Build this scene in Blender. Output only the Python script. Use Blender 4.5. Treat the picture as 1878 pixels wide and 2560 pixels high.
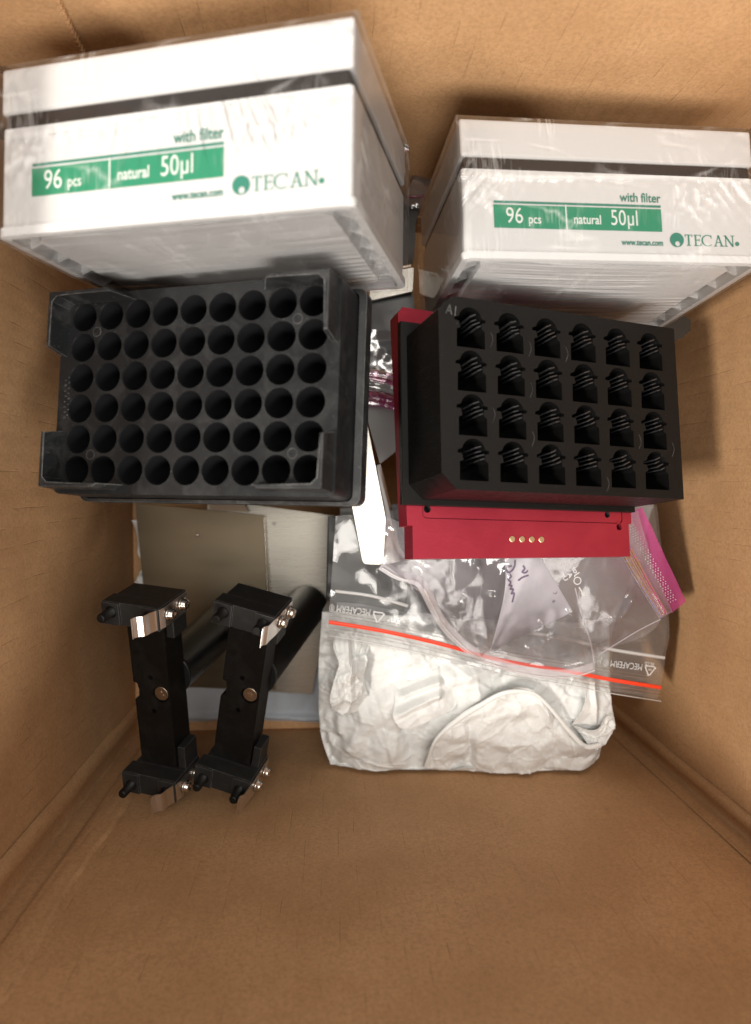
import bpy, bmesh, math, random
import numpy as np
from mathutils import Matrix, Vector

for o in list(bpy.data.objects):
    bpy.data.objects.remove(o, do_unlink=True)
scene = bpy.context.scene
COL = scene.collection

# ------------------------------------------------------------------ camera
FPX, CX, CY = 1736.0, 939.0, 1280.0          # focal length / centre in photo pixels (1878 x 2560)
NADIR = (827.0, 1196.0)                      # where the box walls converge (straight down)
CAMZ = 0.480
_n = np.array([NADIR[0] - CX, -(NADIR[1] - CY), -FPX]); _n /= np.linalg.norm(_n)
def _rotb(a, b):
    v = np.cross(a, b); c = a @ b
    K = np.array([[0, -v[2], v[1]], [v[2], 0, -v[0]], [-v[1], v[0], 0]])
    return np.eye(3) + K + K @ K / (1 + c)
CAMR = _rotb(_n, np.array([0, 0, -1.0]))
CAMP = np.array([0, 0, CAMZ])
cam_data = bpy.data.cameras.new('camera')
cam = bpy.data.objects.new('camera', cam_data); COL.objects.link(cam)
cam.matrix_world = Matrix.Translation(Vector(CAMP)) @ Matrix([list(r) for r in CAMR]).to_4x4()
cam_data.sensor_fit = 'HORIZONTAL'; cam_data.sensor_width = 36.0
cam_data.lens = FPX / 1878.0 * 36.0
cam_data.clip_start = 0.01; cam_data.clip_end = 20
cam_data.dof.use_dof = True
cam_data.dof.focus_distance = 0.325
cam_data.dof.aperture_fstop = 9.5
scene.camera = cam

# ------------------------------------------------------------------ world, lamps, exposure
world = bpy.data.worlds.new('World'); scene.world = world; world.use_nodes = True
bg = world.node_tree.nodes['Background']
bg.inputs[0].default_value = (1.0, 0.93, 0.86, 1); bg.inputs[1].default_value = 0.42
def area(name, loc, target, sx, sy, power, color):
    l = bpy.data.lights.new(name, 'AREA'); l.shape = 'RECTANGLE'; l.size = sx; l.size_y = sy
    l.energy = power; l.color = color
    o = bpy.data.objects.new(name, l); COL.objects.link(o)
    o.location = loc
    o.rotation_euler = (Vector(target) - Vector(loc)).to_track_quat('-Z', 'Y').to_euler()
    return o
area('ceiling_lamp', (-1.10, -0.42, 1.55), (0.05, 0.0, 0.1), 0.30, 0.20, 36, (1.0, 0.93, 0.84))
area('ceiling_panel', (0.15, 0.30, 1.95), (0.0, 0.0, 0.1), 1.2, 0.7, 27, (1.0, 0.95, 0.88))
area('ceiling_panel', (0.15, -1.12, 1.48), (0.0, 0.05, 0.15), 1.3, 0.5, 48, (1.0, 0.95, 0.88))
scene.view_settings.view_transform = 'Standard'
scene.view_settings.look = 'None'
scene.view_settings.exposure = -0.12
scene.view_settings.gamma = 1.0
scene.cycles.max_bounces = 10
scene.cycles.transparent_max_bounces = 24
scene.cycles.use_denoising = True
scene.cycles.caustics_reflective = False
scene.cycles.caustics_refractive = False
scene.cycles.sample_clamp_indirect = 4.0

# ------------------------------------------------------------------ maths helpers
def ray(x, y):
    d = CAMR @ np.array([x - CX, -(y - CY), -FPX]); return d / np.linalg.norm(d)
def at(x, y, z):                              # photo pixel -> world point at the height it rests on
    d = ray(x, y); return CAMP + d * ((z - CAMZ) / d[2])
def rod(r):
    r = np.array(r, float); th = np.linalg.norm(r)
    if th < 1e-9: return np.eye(3)
    k = r / th; K = np.array([[0, -k[2], k[1]], [k[2], 0, -k[0]], [-k[1], k[0], 0]])
    return np.eye(3) + math.sin(th) * K + (1 - math.cos(th)) * K @ K
def pose(r, t):
    return Matrix.Translation(Vector(t)) @ Matrix([list(q) for q in rod(r)]).to_4x4()

def _hash(ix, iy, seed):
    h = (ix * 374761393 + iy * 668265263 + seed * 1442695041) & 0xffffffff
    h = ((h ^ (h >> 13)) * 1274126177) & 0xffffffff
    return ((h ^ (h >> 16)) & 0xffffff) / float(0xffffff)
def vnoise(x, y, seed=0):
    x = np.asarray(x, float); y = np.asarray(y, float)
    ix = np.floor(x).astype(np.int64); iy = np.floor(y).astype(np.int64)
    fx = x - ix; fy = y - iy; fx = fx * fx * (3 - 2 * fx); fy = fy * fy * (3 - 2 * fy)
    a = _hash(ix, iy, seed); b = _hash(ix + 1, iy, seed); c = _hash(ix, iy + 1, seed); d = _hash(ix + 1, iy + 1, seed)
    return (a * (1 - fx) + b * fx) * (1 - fy) + (c * (1 - fx) + d * fx) * fy
def fbm(x, y, seed=0, oct=4):
    s = 0; a = 0.5; t = 0
    for k in range(oct):
        s = s + a * vnoise(np.asarray(x) * 2 ** k, np.asarray(y) * 2 ** k, seed + 17 * k); t += a; a *= 0.5
    return s / t
def trinoise(x, y, seed=0):
    """piecewise linear noise on a jittered triangle lattice: flat facets meeting in creases"""
    x = np.asarray(x, float); y = np.asarray(y, float)
    x, y = x + 0.42 * (vnoise(x * 0.7, y * 0.7, seed + 5) - .5) * 2, y + 0.42 * (vnoise(x * 0.7, y * 0.7, seed + 9) - .5) * 2
    s = (x + y) * 0.36602540378; i = np.floor(x + s).astype(np.int64); j = np.floor(y + s).astype(np.int64)
    t = (i + j) * 0.2113248654; x0 = x - (i - t); y0 = y - (j - t)
    up = x0 > y0
    u = x0 + (x0 + y0) * 0.36602540378; v = y0 + (x0 + y0) * 0.36602540378
    h00 = _hash(i, j, seed); h10 = _hash(i + 1, j, seed); h01 = _hash(i, j + 1, seed); h11 = _hash(i + 1, j + 1, seed)
    return np.where(up, h00 * (1 - u) + h10 * (u - v) + h11 * v, h00 * (1 - v) + h01 * (v - u) + h11 * u)
def rot2(x, y, deg):
    a = math.radians(deg); return x * math.cos(a) - y * math.sin(a), x * math.sin(a) + y * math.cos(a)

# ------------------------------------------------------------------ object helpers
def link(name, me, parent=None, mat=None, world_space=False):
    o = bpy.data.objects.new(name, me); COL.objects.link(o)
    if mat is not None and not me.materials: me.materials.append(mat)
    if parent is not None:
        o.parent = parent
        if world_space: o.matrix_parent_inverse = parent.matrix_world.inverted()
    return o
def thing(name, label, cat, matrix=None, group=None):
    o = bpy.data.objects.new(name, None); COL.objects.link(o); o.empty_display_size = 0.01
    if matrix is not None: o.matrix_world = matrix
    o['label'] = label; o['category'] = cat
    if group: o['group'] = group
    return o
def smooth(me, on=True):
    me.polygons.foreach_set('use_smooth', [on] * len(me.polygons)); return me
def mesh(name, verts, faces, sm=False):
    me = bpy.data.meshes.new(name); me.from_pydata([tuple(map(float, v)) for v in verts], [], [tuple(f) for f in faces]); me.update()
    if sm: smooth(me)
    return me
def bm_mesh(name, bm, sm=False):
    bmesh.ops.recalc_face_normals(bm, faces=bm.faces)
    me = bpy.data.meshes.new(name); bm.to_mesh(me); bm.free()
    if sm: smooth(me)
    return me
def bm_box(bm, x0, x1, y0, y1, z0, z1, bev=0.0, seg=2):
    r = bmesh.ops.create_cube(bm, size=1.0)
    vs = r['verts']
    for v in vs:
        v.co = ((x0 + x1) / 2 + v.co.x * (x1 - x0), (y0 + y1) / 2 + v.co.y * (y1 - y0), (z0 + z1) / 2 + v.co.z * (z1 - z0))
    if bev > 0:
        es = list({e for v in vs for e in v.link_edges})
        bmesh.ops.bevel(bm, geom=es, offset=bev, segments=seg, profile=0.6, affect='EDGES')
def box(name, dims, mat, parent, bev=0.0005, seg=2):
    bm = bmesh.new(); bm_box(bm, *dims, bev, seg); return link(name, bm_mesh(name, bm), parent, mat)
def bm_cyl(bm, p0, p1, r0, r1=None, n=24, cap=True):
    r1 = r0 if r1 is None else r1
    p0 = Vector(p0); p1 = Vector(p1); d = (p1 - p0); q = d.to_track_quat('Z', 'Y').to_matrix()
    rings = []
    for p, r in ((p0, r0), (p1, r1)):
        rings.append([bm.verts.new(p + q @ Vector((r * math.cos(2 * math.pi * k / n), r * math.sin(2 * math.pi * k / n), 0))) for k in range(n)])
    for k in range(n):
        f = bm.faces.new((rings[0][k], rings[0][(k + 1) % n], rings[1][(k + 1) % n], rings[1][k])); f.smooth = True
    if cap:
        bm.faces.new(rings[0][::-1]); bm.faces.new(rings[1])
def bm_lathe(bm, base, axis, prof, n=24):
    """prof: list of (distance along axis, radius)"""
    base = Vector(base); q = Vector(axis).normalized().to_track_quat('Z', 'Y').to_matrix(); rings = []
    for h, r in prof:
        rings.append([bm.verts.new(base + q @ Vector((r * math.cos(2 * math.pi * k / n), r * math.sin(2 * math.pi * k / n), h))) for k in range(n)])
    for a, b in zip(rings, rings[1:]):
        for k in range(n):
            f = bm.faces.new((a[k], a[(k + 1) % n], b[(k + 1) % n], b[k])); f.smooth = True
    bm.faces.new(rings[0][::-1]); bm.faces.new(rings[-1])
def bm_plate(bm, outer, holes, z):
    """flat face with holes"""
    es = []
    for loop in [outer] + holes:
        vs = [bm.verts.new((p[0], p[1], z)) for p in loop]
        for a, b in zip(vs, vs[1:] + vs[:1]): es.append(bm.edges.new((a, b)))
    bmesh.ops.triangle_fill(bm, use_beauty=True, use_dissolve=False, edges=es)
def bm_prism(bm, loop, z0, z1, top=True, bottom=True):
    a = [bm.verts.new((p[0], p[1], z0)) for p in loop]; b = [bm.verts.new((p[0], p[1], z1)) for p in loop]
    n = len(loop)
    for k in range(n): bm.faces.new((a[k], a[(k + 1) % n], b[(k + 1) % n], b[k]))
    if top: bm.faces.new(b)
    if bottom: bm.faces.new(a[::-1])
def rrect(x0, x1, y0, y1, r, n=5):
    out = []
    for cx, cy, a0 in ((x1 - r, y1 - r, 0), (x0 + r, y1 - r, 90), (x0 + r, y0 + r, 180), (x1 - r, y0 + r, 270)):
        for k in range(n + 1):
            a = math.radians(a0 + 90 * k / n); out.append((cx + r * math.cos(a), cy + r * math.sin(a)))
    return out
def circle(cx, cy, r, n=28):
    return [(cx + r * math.cos(2 * math.pi * k / n), cy + r * math.sin(2 * math.pi * k / n)) for k in range(n)]
def ribbon(name, path, width_vec, thick, mat, parent, sm=True, world_space=False):
    """strip of constant thickness following path, extruded along width_vec"""
    P = [Vector(p) for p in path]; W = Vector(width_vec); n = len(P); N = []
    for i in range(n):
        t = (P[min(i + 1, n - 1)] - P[max(i - 1, 0)]).normalized(); N.append(t.cross(W.normalized()).normalized() * thick)
    v = []; f = []
    for i in range(n): v += [P[i], P[i] + W, P[i] + W + N[i], P[i] + N[i]]
    for i in range(n - 1):
        for k in range(4):
            a = i * 4 + k; b = i * 4 + (k + 1) % 4; f.append((a, b, b + 4, a + 4))
    f += [(3, 2, 1, 0), (4 * n - 4, 4 * n - 3, 4 * n - 2, 4 * n - 1)]
    return link(name, mesh(name, v, f), parent, mat, world_space)
def catmull(P, n):
    P = np.array(P, float); m = len(P)
    if m == 2: return np.array([P[0] + (P[1] - P[0]) * t for t in np.linspace(0, 1, n)])
    seg = np.linalg.norm(np.diff(P, axis=0), axis=1); cum = np.concatenate([[0], np.cumsum(seg)]); out = []
    for s in np.linspace(0, cum[-1], n):
        i = min(np.searchsorted(cum, s, 'right') - 1, m - 2); t = (s - cum[i]) / max(cum[i + 1] - cum[i], 1e-12)
        p0 = P[max(i - 1, 0)]; p1 = P[i]; p2 = P[i + 1]; p3 = P[min(i + 2, m - 1)]
        m1 = (p2 - p0) / 2; m2 = (p3 - p1) / 2
        out.append((2 * t**3 - 3 * t**2 + 1) * p1 + (t**3 - 2 * t**2 + t) * m1 + (-2 * t**3 + 3 * t**2) * p2 + (t**3 - t**2) * m2)
    return np.array(out)
ZOFF = 0.0
def coons(top, bottom, left, right, nu, nv):
    """each edge a list of (px, py, z); top/bottom run left->right, left/right run top->bottom. Returns (nv, nu, 3) world points"""
    W = lambda e: [at(p[0], p[1], p[2] + ZOFF) for p in e]
    T = catmull(W(top), nu); B = catmull(W(bottom), nu); L = catmull(W(left), nv); R = catmull(W(right), nv)
    u = np.linspace(0, 1, nu)[None, :, None]; v = np.linspace(0, 1, nv)[:, None, None]
    return (1 - v) * T[None] + v * B[None] + (1 - u) * L[:, None] + u * R[:, None] - (
        (1 - u) * (1 - v) * T[0] + u * (1 - v) * T[-1] + (1 - u) * v * B[0] + u * v * B[-1])
def sheet(name, P, mat, parent, world_space=True, thick=0.0):
    nv, nu, _ = P.shape; idx = np.arange(nv * nu).reshape(nv, nu)
    f = np.stack([idx[:-1, :-1], idx[1:, :-1], idx[1:, 1:], idx[:-1, 1:]], -1).reshape(-1, 4)
    v = P.reshape(-1, 3); faces = f.tolist()
    if thick > 0:
        n0 = len(v); v = np.concatenate([v, v - np.array([0, 0, thick])]); faces += (f[:, ::-1] + n0).tolist()
        ring = list(idx[0, :]) + list(idx[1:, -1]) + list(idx[-1, -2::-1]) + list(idx[-2:0:-1, 0])
        for a, b in zip(ring, ring[1:] + ring[:1]): faces.append((a, b, b + n0, a + n0))
    me = bpy.data.meshes.new(name); me.from_pydata(v.tolist(), [], faces); me.update(); smooth(me)
    return link(name, me, parent, mat, world_space)
_fonts = {}
def text(name, body, size, mat, parent, loc, rot=(0, 0, 0), align='LEFT', sx=1.0, bold=0.0, depth=0.00004, matrix=None, shear=0.0):
    c = bpy.data.curves.new(name, 'FONT'); c.body = body; c.size = size; c.align_x = align; c.extrude = depth; c.offset = bold; c.shear = shear
    c.resolution_u = 4
    tmp = bpy.data.objects.new('tmp_text', c); COL.objects.link(tmp)
    dg = bpy.context.evaluated_depsgraph_get()
    me = bpy.data.meshes.new_from_object(tmp.evaluated_get(dg)); me.name = name
    bpy.data.objects.remove(tmp, do_unlink=True); bpy.data.curves.remove(c)
    me.materials.clear()
    if matrix is None:
        matrix = Matrix.Translation(loc) @ Matrix.Rotation(rot[2], 4, 'Z') @ Matrix.Scale(sx, 4, (1, 0, 0))
    me.transform(matrix)
    return link(name, me, parent, mat)

# ------------------------------------------------------------------ materials
class NT:
    def __init__(s, name):
        s.m = bpy.data.materials.new(name); s.m.use_nodes = True; s.t = s.m.node_tree; s.t.nodes.clear()
        s.out = s.n('ShaderNodeOutputMaterial')
    def n(s, t, **kw):
        nd = s.t.nodes.new(t)
        for k, v in kw.items(): setattr(nd, k, v)
        return nd
    def l(s, a, b): s.t.links.new(a, b)
    def inp(s, sock, v):
        if hasattr(v, 'is_linked') or hasattr(v, 'links'): s.l(v, sock)
        elif isinstance(v, (tuple, list)) and len(v) == 3 and sock.type == 'RGBA': sock.default_value = (*v, 1)
        else: sock.default_value = v
    def math(s, op, a, b=0.0, c=0.0, clamp=False):
        nd = s.n('ShaderNodeMath', operation=op, use_clamp=clamp)
        s.inp(nd.inputs[0], a); s.inp(nd.inputs[1], b); s.inp(nd.inputs[2], c); return nd.outputs[0]
    def coord(s): return s.n('ShaderNodeTexCoord').outputs['Object']
    def mapping(s, vec, scale=(1, 1, 1), rot=(0, 0, 0)):
        nd = s.n('ShaderNodeMapping'); s.l(vec, nd.inputs[0]); nd.inputs['Scale'].default_value = scale; nd.inputs['Rotation'].default_value = rot; return nd.outputs[0]
    def noise(s, vec, scale, detail=3, rough=0.55, dist=0.0):
        nd = s.n('ShaderNodeTexNoise'); s.l(vec, nd.inputs['Vector']); nd.inputs['Scale'].default_value = scale
        nd.inputs['Detail'].default_value = detail; nd.inputs['Roughness'].default_value = rough; nd.inputs['Distortion'].default_value = dist
        return nd.outputs['Fac']
    def ramp(s, fac, lo, hi, a=0.0, b=1.0):
        nd = s.n('ShaderNodeMapRange', clamp=True); s.inp(nd.inputs[0], fac)
        for k, v in zip((1, 2, 3, 4), (lo, hi, a, b)): nd.inputs[k].default_value = v
        return nd.outputs[0]
    def mix(s, fac, a, b):
        nd = s.n('ShaderNodeMix', data_type='RGBA'); s.inp(nd.inputs[0], fac); s.inp(nd.inputs[6], a); s.inp(nd.inputs[7], b); return nd.outputs[2]
    def bump(s, h, strength=0.3, dist=0.001):
        nd = s.n('ShaderNodeBump'); s.l(h, nd.inputs['Height']); nd.inputs['Strength'].default_value = strength; nd.inputs['Distance'].default_value = dist; return nd.outputs[0]
    def principled(s, color, rough=0.5, metal=0.0, normal=None, spec=0.5, coat=0.0, aniso=0.0):
        p = s.n('ShaderNodeBsdfPrincipled'); s.inp(p.inputs['Base Color'], color); s.inp(p.inputs['Roughness'], rough)
        p.inputs['Metallic'].default_value = metal; p.inputs['Specular IOR Level'].default_value = spec
        p.inputs['Coat Weight'].default_value = coat; p.inputs['Anisotropic'].default_value = aniso
        if normal is not None: s.l(normal, p.inputs['Normal'])
        s.l(p.outputs[0], s.out.inputs[0]); return p

def m_cardboard():
    t = NT('kraft_cardboard'); c = t.coord()
    sep = t.n('ShaderNodeSeparateXYZ'); t.l(c, sep.inputs[0])
    wob = t.noise(c, 18, 2)
    u = t.math('ADD', t.math('ADD', sep.outputs[0], sep.outputs[1]), t.math('MULTIPLY', wob, 0.0022))
    fr = t.math('ABSOLUTE', t.math('SUBTRACT', t.math('FRACT', t.math('DIVIDE', u, 0.0079)), 0.5))
    line = t.ramp(fr, 0.045, 0.0)                                   # thin line in the middle of each flute
    dash = t.ramp(t.noise(t.mapping(c, (120, 120, 45)), 1.0, 3, 0.6), 0.50, 0.66)
    ln = t.math('MULTIPLY', line, dash)
    broad = t.math('COSINE', t.math('MULTIPLY', u, 2 * math.pi / 0.0079))
    mott = t.noise(c, 22, 4, 0.6)
    fib = t.noise(t.mapping(c, (1, 1, 1)), 620, 3, 0.75, 0.8)
    fib2 = t.ramp(t.noise(t.mapping(c, (420, 420, 900), (0.3, 0.5, 0.2)), 1.0, 3, 0.7, 1.5), 0.62, 0.75)
    col = t.mix(t.ramp(mott, 0.3, 0.7), (0.440, 0.250, 0.120), (0.530, 0.315, 0.160))
    col = t.mix(t.math('MULTIPLY', t.ramp(fib, 0.42, 0.62), 0.50), col, (0.30, 0.165, 0.078))
    col = t.mix(t.math('MULTIPLY', fib2, 0.35), col, (0.58, 0.38, 0.22))
    col = t.mix(t.math('MULTIPLY', ln, 0.32), col, (0.22, 0.11, 0.048))
    h = t.math('ADD', t.math('MULTIPLY', fib, 0.25), t.math('ADD', t.math('MULTIPLY', ln, -1.2), t.math('MULTIPLY', broad, 0.14)))
    h = t.math('ADD', h, t.math('MULTIPLY', mott, 1.2))
    t.principled(col, 0.72, 0, t.bump(h, 0.35, 0.0006), 0.25)
    return t.m
def m_plastic(name, color, rough=0.4, bump=0.08, scale=400, dust=0.0, spec=0.5, smear=0.0, wear=0.0):
    t = NT(name); c = t.coord(); n = t.noise(c, scale, 2)
    col = color; r = rough
    if smear > 0:
        sm = t.noise(c, 45, 4, 0.65, 0.6); r = t.ramp(sm, 0.3, 0.75, rough - smear, rough + smear)
    if dust > 0:
        d = t.math('MULTIPLY', t.ramp(t.noise(c, 1500, 1, 0.5), 0.72, 0.80), dust)
        d2 = t.math('MULTIPLY', t.ramp(t.noise(t.mapping(c, (1, 1, 1), (0.4, 0.2, 0.7)), 70, 5, 0.7, 1.0), 0.48, 0.72), dust * 0.22)
        col = t.mix(t.math('ADD', d, d2, clamp=True), color, (0.5, 0.5, 0.48))
    if wear > 0:
        bv = t.n('ShaderNodeBevel', samples=6); bv.inputs[0].default_value = 0.0005
        dt = t.n('ShaderNodeVectorMath', operation='DOT_PRODUCT'); t.l(bv.outputs[0], dt.inputs[0]); t.l(t.n('ShaderNodeNewGeometry').outputs['Normal'], dt.inputs[1])
        w = t.math('MULTIPLY', t.ramp(dt.outputs['Value'], 0.99, 0.86), t.ramp(t.noise(c, 160, 4, .7), 0.35, 0.65, 0.10, wear)); col = t.mix(w, col, (0.22, 0.22, 0.22))
    t.principled(col, r, 0, t.bump(n, bump, 0.0004), spec)
    return t.m
def m_printed():
    t = NT('printed_black_filament'); c = t.coord()
    sep = t.n('ShaderNodeSeparateXYZ'); t.l(c, sep.inputs[0])
    # layers along z on the walls, diagonal raster on top
    lay = t.math('SINE', t.math('MULTIPLY', sep.outputs[2], 2 * math.pi / 0.0004))
    diag = t.math('SINE', t.math('MULTIPLY', t.math('ADD', sep.outputs[0], sep.outputs[1]), 2 * math.pi / 0.0011))
    n = t.noise(c, 300, 3, 0.6); sp = t.ramp(t.noise(c, 1300, 1), 0.74, 0.82)
    h = t.math('ADD', t.math('ADD', t.math('MULTIPLY', lay, 0.3), t.math('MULTIPLY', diag, 0.35)), t.math('MULTIPLY', n, 0.8))
    col = t.mix(t.math('MULTIPLY', sp, 0.25), (0.0040, 0.0035, 0.0032), (0.3, 0.3, 0.3))
    t.principled(col, t.ramp(n, 0.3, 0.7, 0.32, 0.48), 0, t.bump(h, 0.30, 0.0004), 0.16)
    return t.m
def m_metal(name, color, rough=0.3, brush=(1, 1, 1), bump=0.1, speck=0.0):
    t = NT(name); c = t.coord(); n = t.noise(t.mapping(c, brush), 1.0, 3, 0.6); cl = t.noise(c, 30, 3)
    col = t.mix(t.ramp(cl, 0.3, 0.7), color, tuple(x * 0.92 for x in color))
    if speck > 0:
        s = t.ramp(t.noise(c, 1600, 2), 0.52, 0.70); col = t.mix(t.math('MULTIPLY', s, speck), col, (0.35, 0.32, 0.26))
    t.principled(col, t.ramp(n, 0.3, 0.7, rough * 0.94, rough * 1.07), 1.0, t.bump(n, bump, 0.0004))
    return t.m
def m_anod():
    t = NT('red_anodised_aluminium'); c = t.coord(); n = t.noise(c, 1400, 2)
    sm = t.noise(c, 40, 3)
    t.principled(t.mix(t.ramp(sm, 0.3, 0.7), (0.32, 0.024, 0.044), (0.39, 0.034, 0.056)), t.ramp(n, 0.3, 0.7, 0.36, 0.46), 0.75, t.bump(n, 0.10, 0.0003))
    return t.m
def m_paper(name, color, bump=0.15, tl=0.25):
    t = NT(name); c = t.coord(); n = t.noise(c, 500, 3, 0.6); m = t.noise(c, 60, 4, 0.65, 0.8); f = t.noise(c, 1400, 2)
    h = t.math('ADD', t.math('MULTIPLY', m, 1.0), t.math('ADD', t.math('MULTIPLY', n, 0.25), t.math('MULTIPLY', f, 0.12)))
    col = t.mix(t.ramp(n, 0.3, 0.7), color, tuple(x * 0.93 for x in color))
    p = t.principled(col, 0.62, 0, t.bump(h, bump, 0.0016), 0.3)
    tr = t.n('ShaderNodeBsdfTranslucent'); t.inp(tr.inputs[0], color)
    mx = t.n('ShaderNodeMixShader'); mx.inputs[0].default_value = tl
    t.l(p.outputs[0], mx.inputs[1]); t.l(tr.outputs[0], mx.inputs[2]); t.l(mx.outputs[0], t.out.inputs[0])
    return t.m
def m_film(name, tint=(1, 1, 1), haze=0.08, hazecol=(0.8, 0.8, 0.8), rough=0.10, refl=1.5, bumps=((60, 4, 1.0),), strength=0.3, dist=0.002, streak=None, crease=()):
    t = NT(name); c = t.coord(); h = None
    for sc, det, amp in bumps:
        v = t.math('MULTIPLY', t.noise(c, sc, det, 0.55, 0.7), amp); h = v if h is None else t.math('ADD', h, v)
    if streak:
        for scl, amp in streak:
            v = t.math('MULTIPLY', t.noise(t.mapping(c, scl), 1.0, 3, 0.6, 0.4), amp); h = t.math('ADD', h, v)
    nrm = t.bump(h, strength, dist)
    tr = t.n('ShaderNodeBsdfTransparent'); t.inp(tr.inputs[0], tint)
    di = t.n('ShaderNodeBsdfDiffuse'); t.inp(di.inputs[0], hazecol); t.l(nrm, di.inputs['Normal'])
    tl = t.n('ShaderNodeBsdfTranslucent'); t.inp(tl.inputs[0], hazecol)
    md = t.n('ShaderNodeMixShader'); md.inputs[0].default_value = 0.4; t.l(di.outputs[0], md.inputs[1]); t.l(tl.outputs[0], md.inputs[2])
    hz = haze
    if crease:
        tot = None
        for scl, rot, lo, hi, amt in crease:
            nz = t.noise(t.mapping(c, scl, rot), 1.0, 2, 0.5, 0.3)
            rd = t.math('SUBTRACT', 1.0, t.math('ABSOLUTE', t.math('MULTIPLY', t.math('SUBTRACT', nz, 0.5), 26.0)), clamp=True)
            pt = t.ramp(t.noise(c, 45, 2), lo, hi)
            v = t.math('MULTIPLY', t.math('MULTIPLY', rd, pt), amt); tot = v if tot is None else t.math('ADD', tot, v)
        hz = t.math('ADD', tot, haze, clamp=True)
    m1 = t.n('ShaderNodeMixShader'); t.inp(m1.inputs[0], hz); t.l(tr.outputs[0], m1.inputs[1]); t.l(md.outputs[0], m1.inputs[2])
    gl = t.n('ShaderNodeBsdfGlossy'); gl.inputs['Roughness'].default_value = rough; t.l(nrm, gl.inputs['Normal']); gl.inputs[0].default_value = (1, 1, 1, 1)
    fr = t.n('ShaderNodeFresnel'); fr.inputs[0].default_value = 1.5; t.l(nrm, fr.inputs['Normal'])
    fac = t.math('MULTIPLY', fr.outputs[0], refl, clamp=True)
    m2 = t.n('ShaderNodeMixShader'); t.l(fac, m2.inputs[0]); t.l(m1.outputs[0], m2.inputs[1]); t.l(gl.outputs[0], m2.inputs[2])
    t.l(m2.outputs[0], t.out.inputs[0])
    return t.m

CARD = m_cardboard()
WHITE = m_plastic('white_polypropylene', (0.65, 0.642, 0.638), 0.42, 0.05, 300)
WHITE2 = m_plastic('white_polypropylene_underside', (0.76, 0.75, 0.75), 0.5, 0.08, 200)
BAND = m_plastic('dark_seal_band', (0.018, 0.013, 0.011), 0.5, 0.05, spec=.3)
GREEN = m_plastic('green_print', (0.012, 0.235, 0.120), 0.5, 0.02)
GREEN2 = m_plastic('teal_print', (0.020, 0.200, 0.140), 0.5, 0.02)
WPRINT = m_plastic('white_print', (0.75, 0.78, 0.74), 0.5, 0.02)
RACKM = m_plastic('black_rack_plastic', (0.0085, 0.0088, 0.0095), 0.42, 0.10, 260, dust=0.12, smear=0.10, spec=.20, wear=.55)
RACKE = m_plastic('worn_black_rack_edge', (0.011, 0.0115, 0.0122), 0.45, 0.15, 260, dust=0.25, spec=.25, wear=.7)
WELLM = m_plastic('black_well_plastic', (0.006, 0.006, 0.0066), 0.32, 0.05, 200, spec=.35)
PRINT3 = m_printed()
PRINTW = m_plastic('printed_black_well', (0.004, 0.004, 0.004), 0.26, 0.25, 350, spec=.45)
FINM = m_plastic('glossy_printed_fin', (0.022, 0.022, 0.023), 0.18, 0.2, 500, spec=.75)  # base colour lightened to stand in for highlights on black fins
RED = m_anod()
DARK = m_plastic('hole_shade_black', (0.004, 0.003, 0.003), 0.7, 0.0)  # near-black colour stands in for the shade inside holes
GOLD = m_metal('gold_contact', (0.80, 0.66, 0.42), 0.35, bump=0.02)
BLK = m_plastic('black_anodised_block', (0.014, 0.0135, 0.013), 0.5, 0.12, 700, dust=0.06, spec=.22, wear=.45)
BLKBAR = m_plastic('black_painted_bar', (0.004, 0.0035, 0.003), 0.5, 0.12, 600, dust=0.06, spec=.2)
BLKTUBE = m_plastic('black_tube', (0.010, 0.0105, 0.0105), 0.34, 0.05, 300, spec=.4)
STEEL = m_metal('polished_screw_steel', (0.62, 0.58, 0.53), 0.22, bump=0.05)
SPRING = m_metal('spring_steel', (0.78, 0.73, 0.69), 0.32, (300, 300, 300), 0.02)
BRASSY = m_metal('tinted_washer', (0.40, 0.32, 0.25), 0.40, (200, 200, 200), 0.05)
BRUSH = m_metal('brushed_steel_plate', (0.38, 0.355, 0.31), 0.28, (30, 1500, 300), 0.012)
BRUSH2 = m_metal('satin_steel_plate', (0.165, 0.135, 0.092), 0.30, (14, 120, 60), 0.0)  # dark brown reflection is put into the base colour
ALU = m_metal('sandblasted_aluminium', (0.72, 0.71, 0.66), 0.50, (900, 900, 900), 0.15, speck=0.55)
PAPER = m_paper('white_tissue_paper', (0.80, 0.81, 0.80), 0.02, .10)
CARDW = m_paper('white_card', (0.68, 0.67, 0.72), 0.05)
BAGW = m_paper('white_plastic_bag', (0.55, 0.60, 0.66), 0.10)
INK = m_plastic('purple_ink', (0.05, 0.02, 0.09), 0.6, 0.0)
ORANGE = m_plastic('red_zip_line', (0.75, 0.045, 0.012), 0.45, 0.03)
PINKZ = m_film('pink_zip_plastic', (0.95, 0.40, 0.66), 0.42, (0.72, 0.09, 0.36), 0.16, 1.5, ((300, 2, 1.0),), 0.25, 0.0008)
PINKL = m_film('pale_pink_zip_plastic', (0.98, 0.80, 0.90), 0.20, (0.78, 0.48, 0.66), 0.14, 1.6, ((300, 2, 1.0),), 0.2, 0.0008)
BLUEZ = m_film('bluish_zip_rail', (0.72, 0.74, 1.0), 0.45, (0.42, 0.45, 0.85), 0.12, 2.0, ((300, 2, 1.0),), 0.2, 0.0008)
MAGZ = m_film('magenta_zip_plastic', (0.60, 0.16, 0.38), 0.40, (0.34, 0.05, 0.18), 0.16, 1.5, ((300, 2, 1.0),), 0.25, 0.0008)
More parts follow.
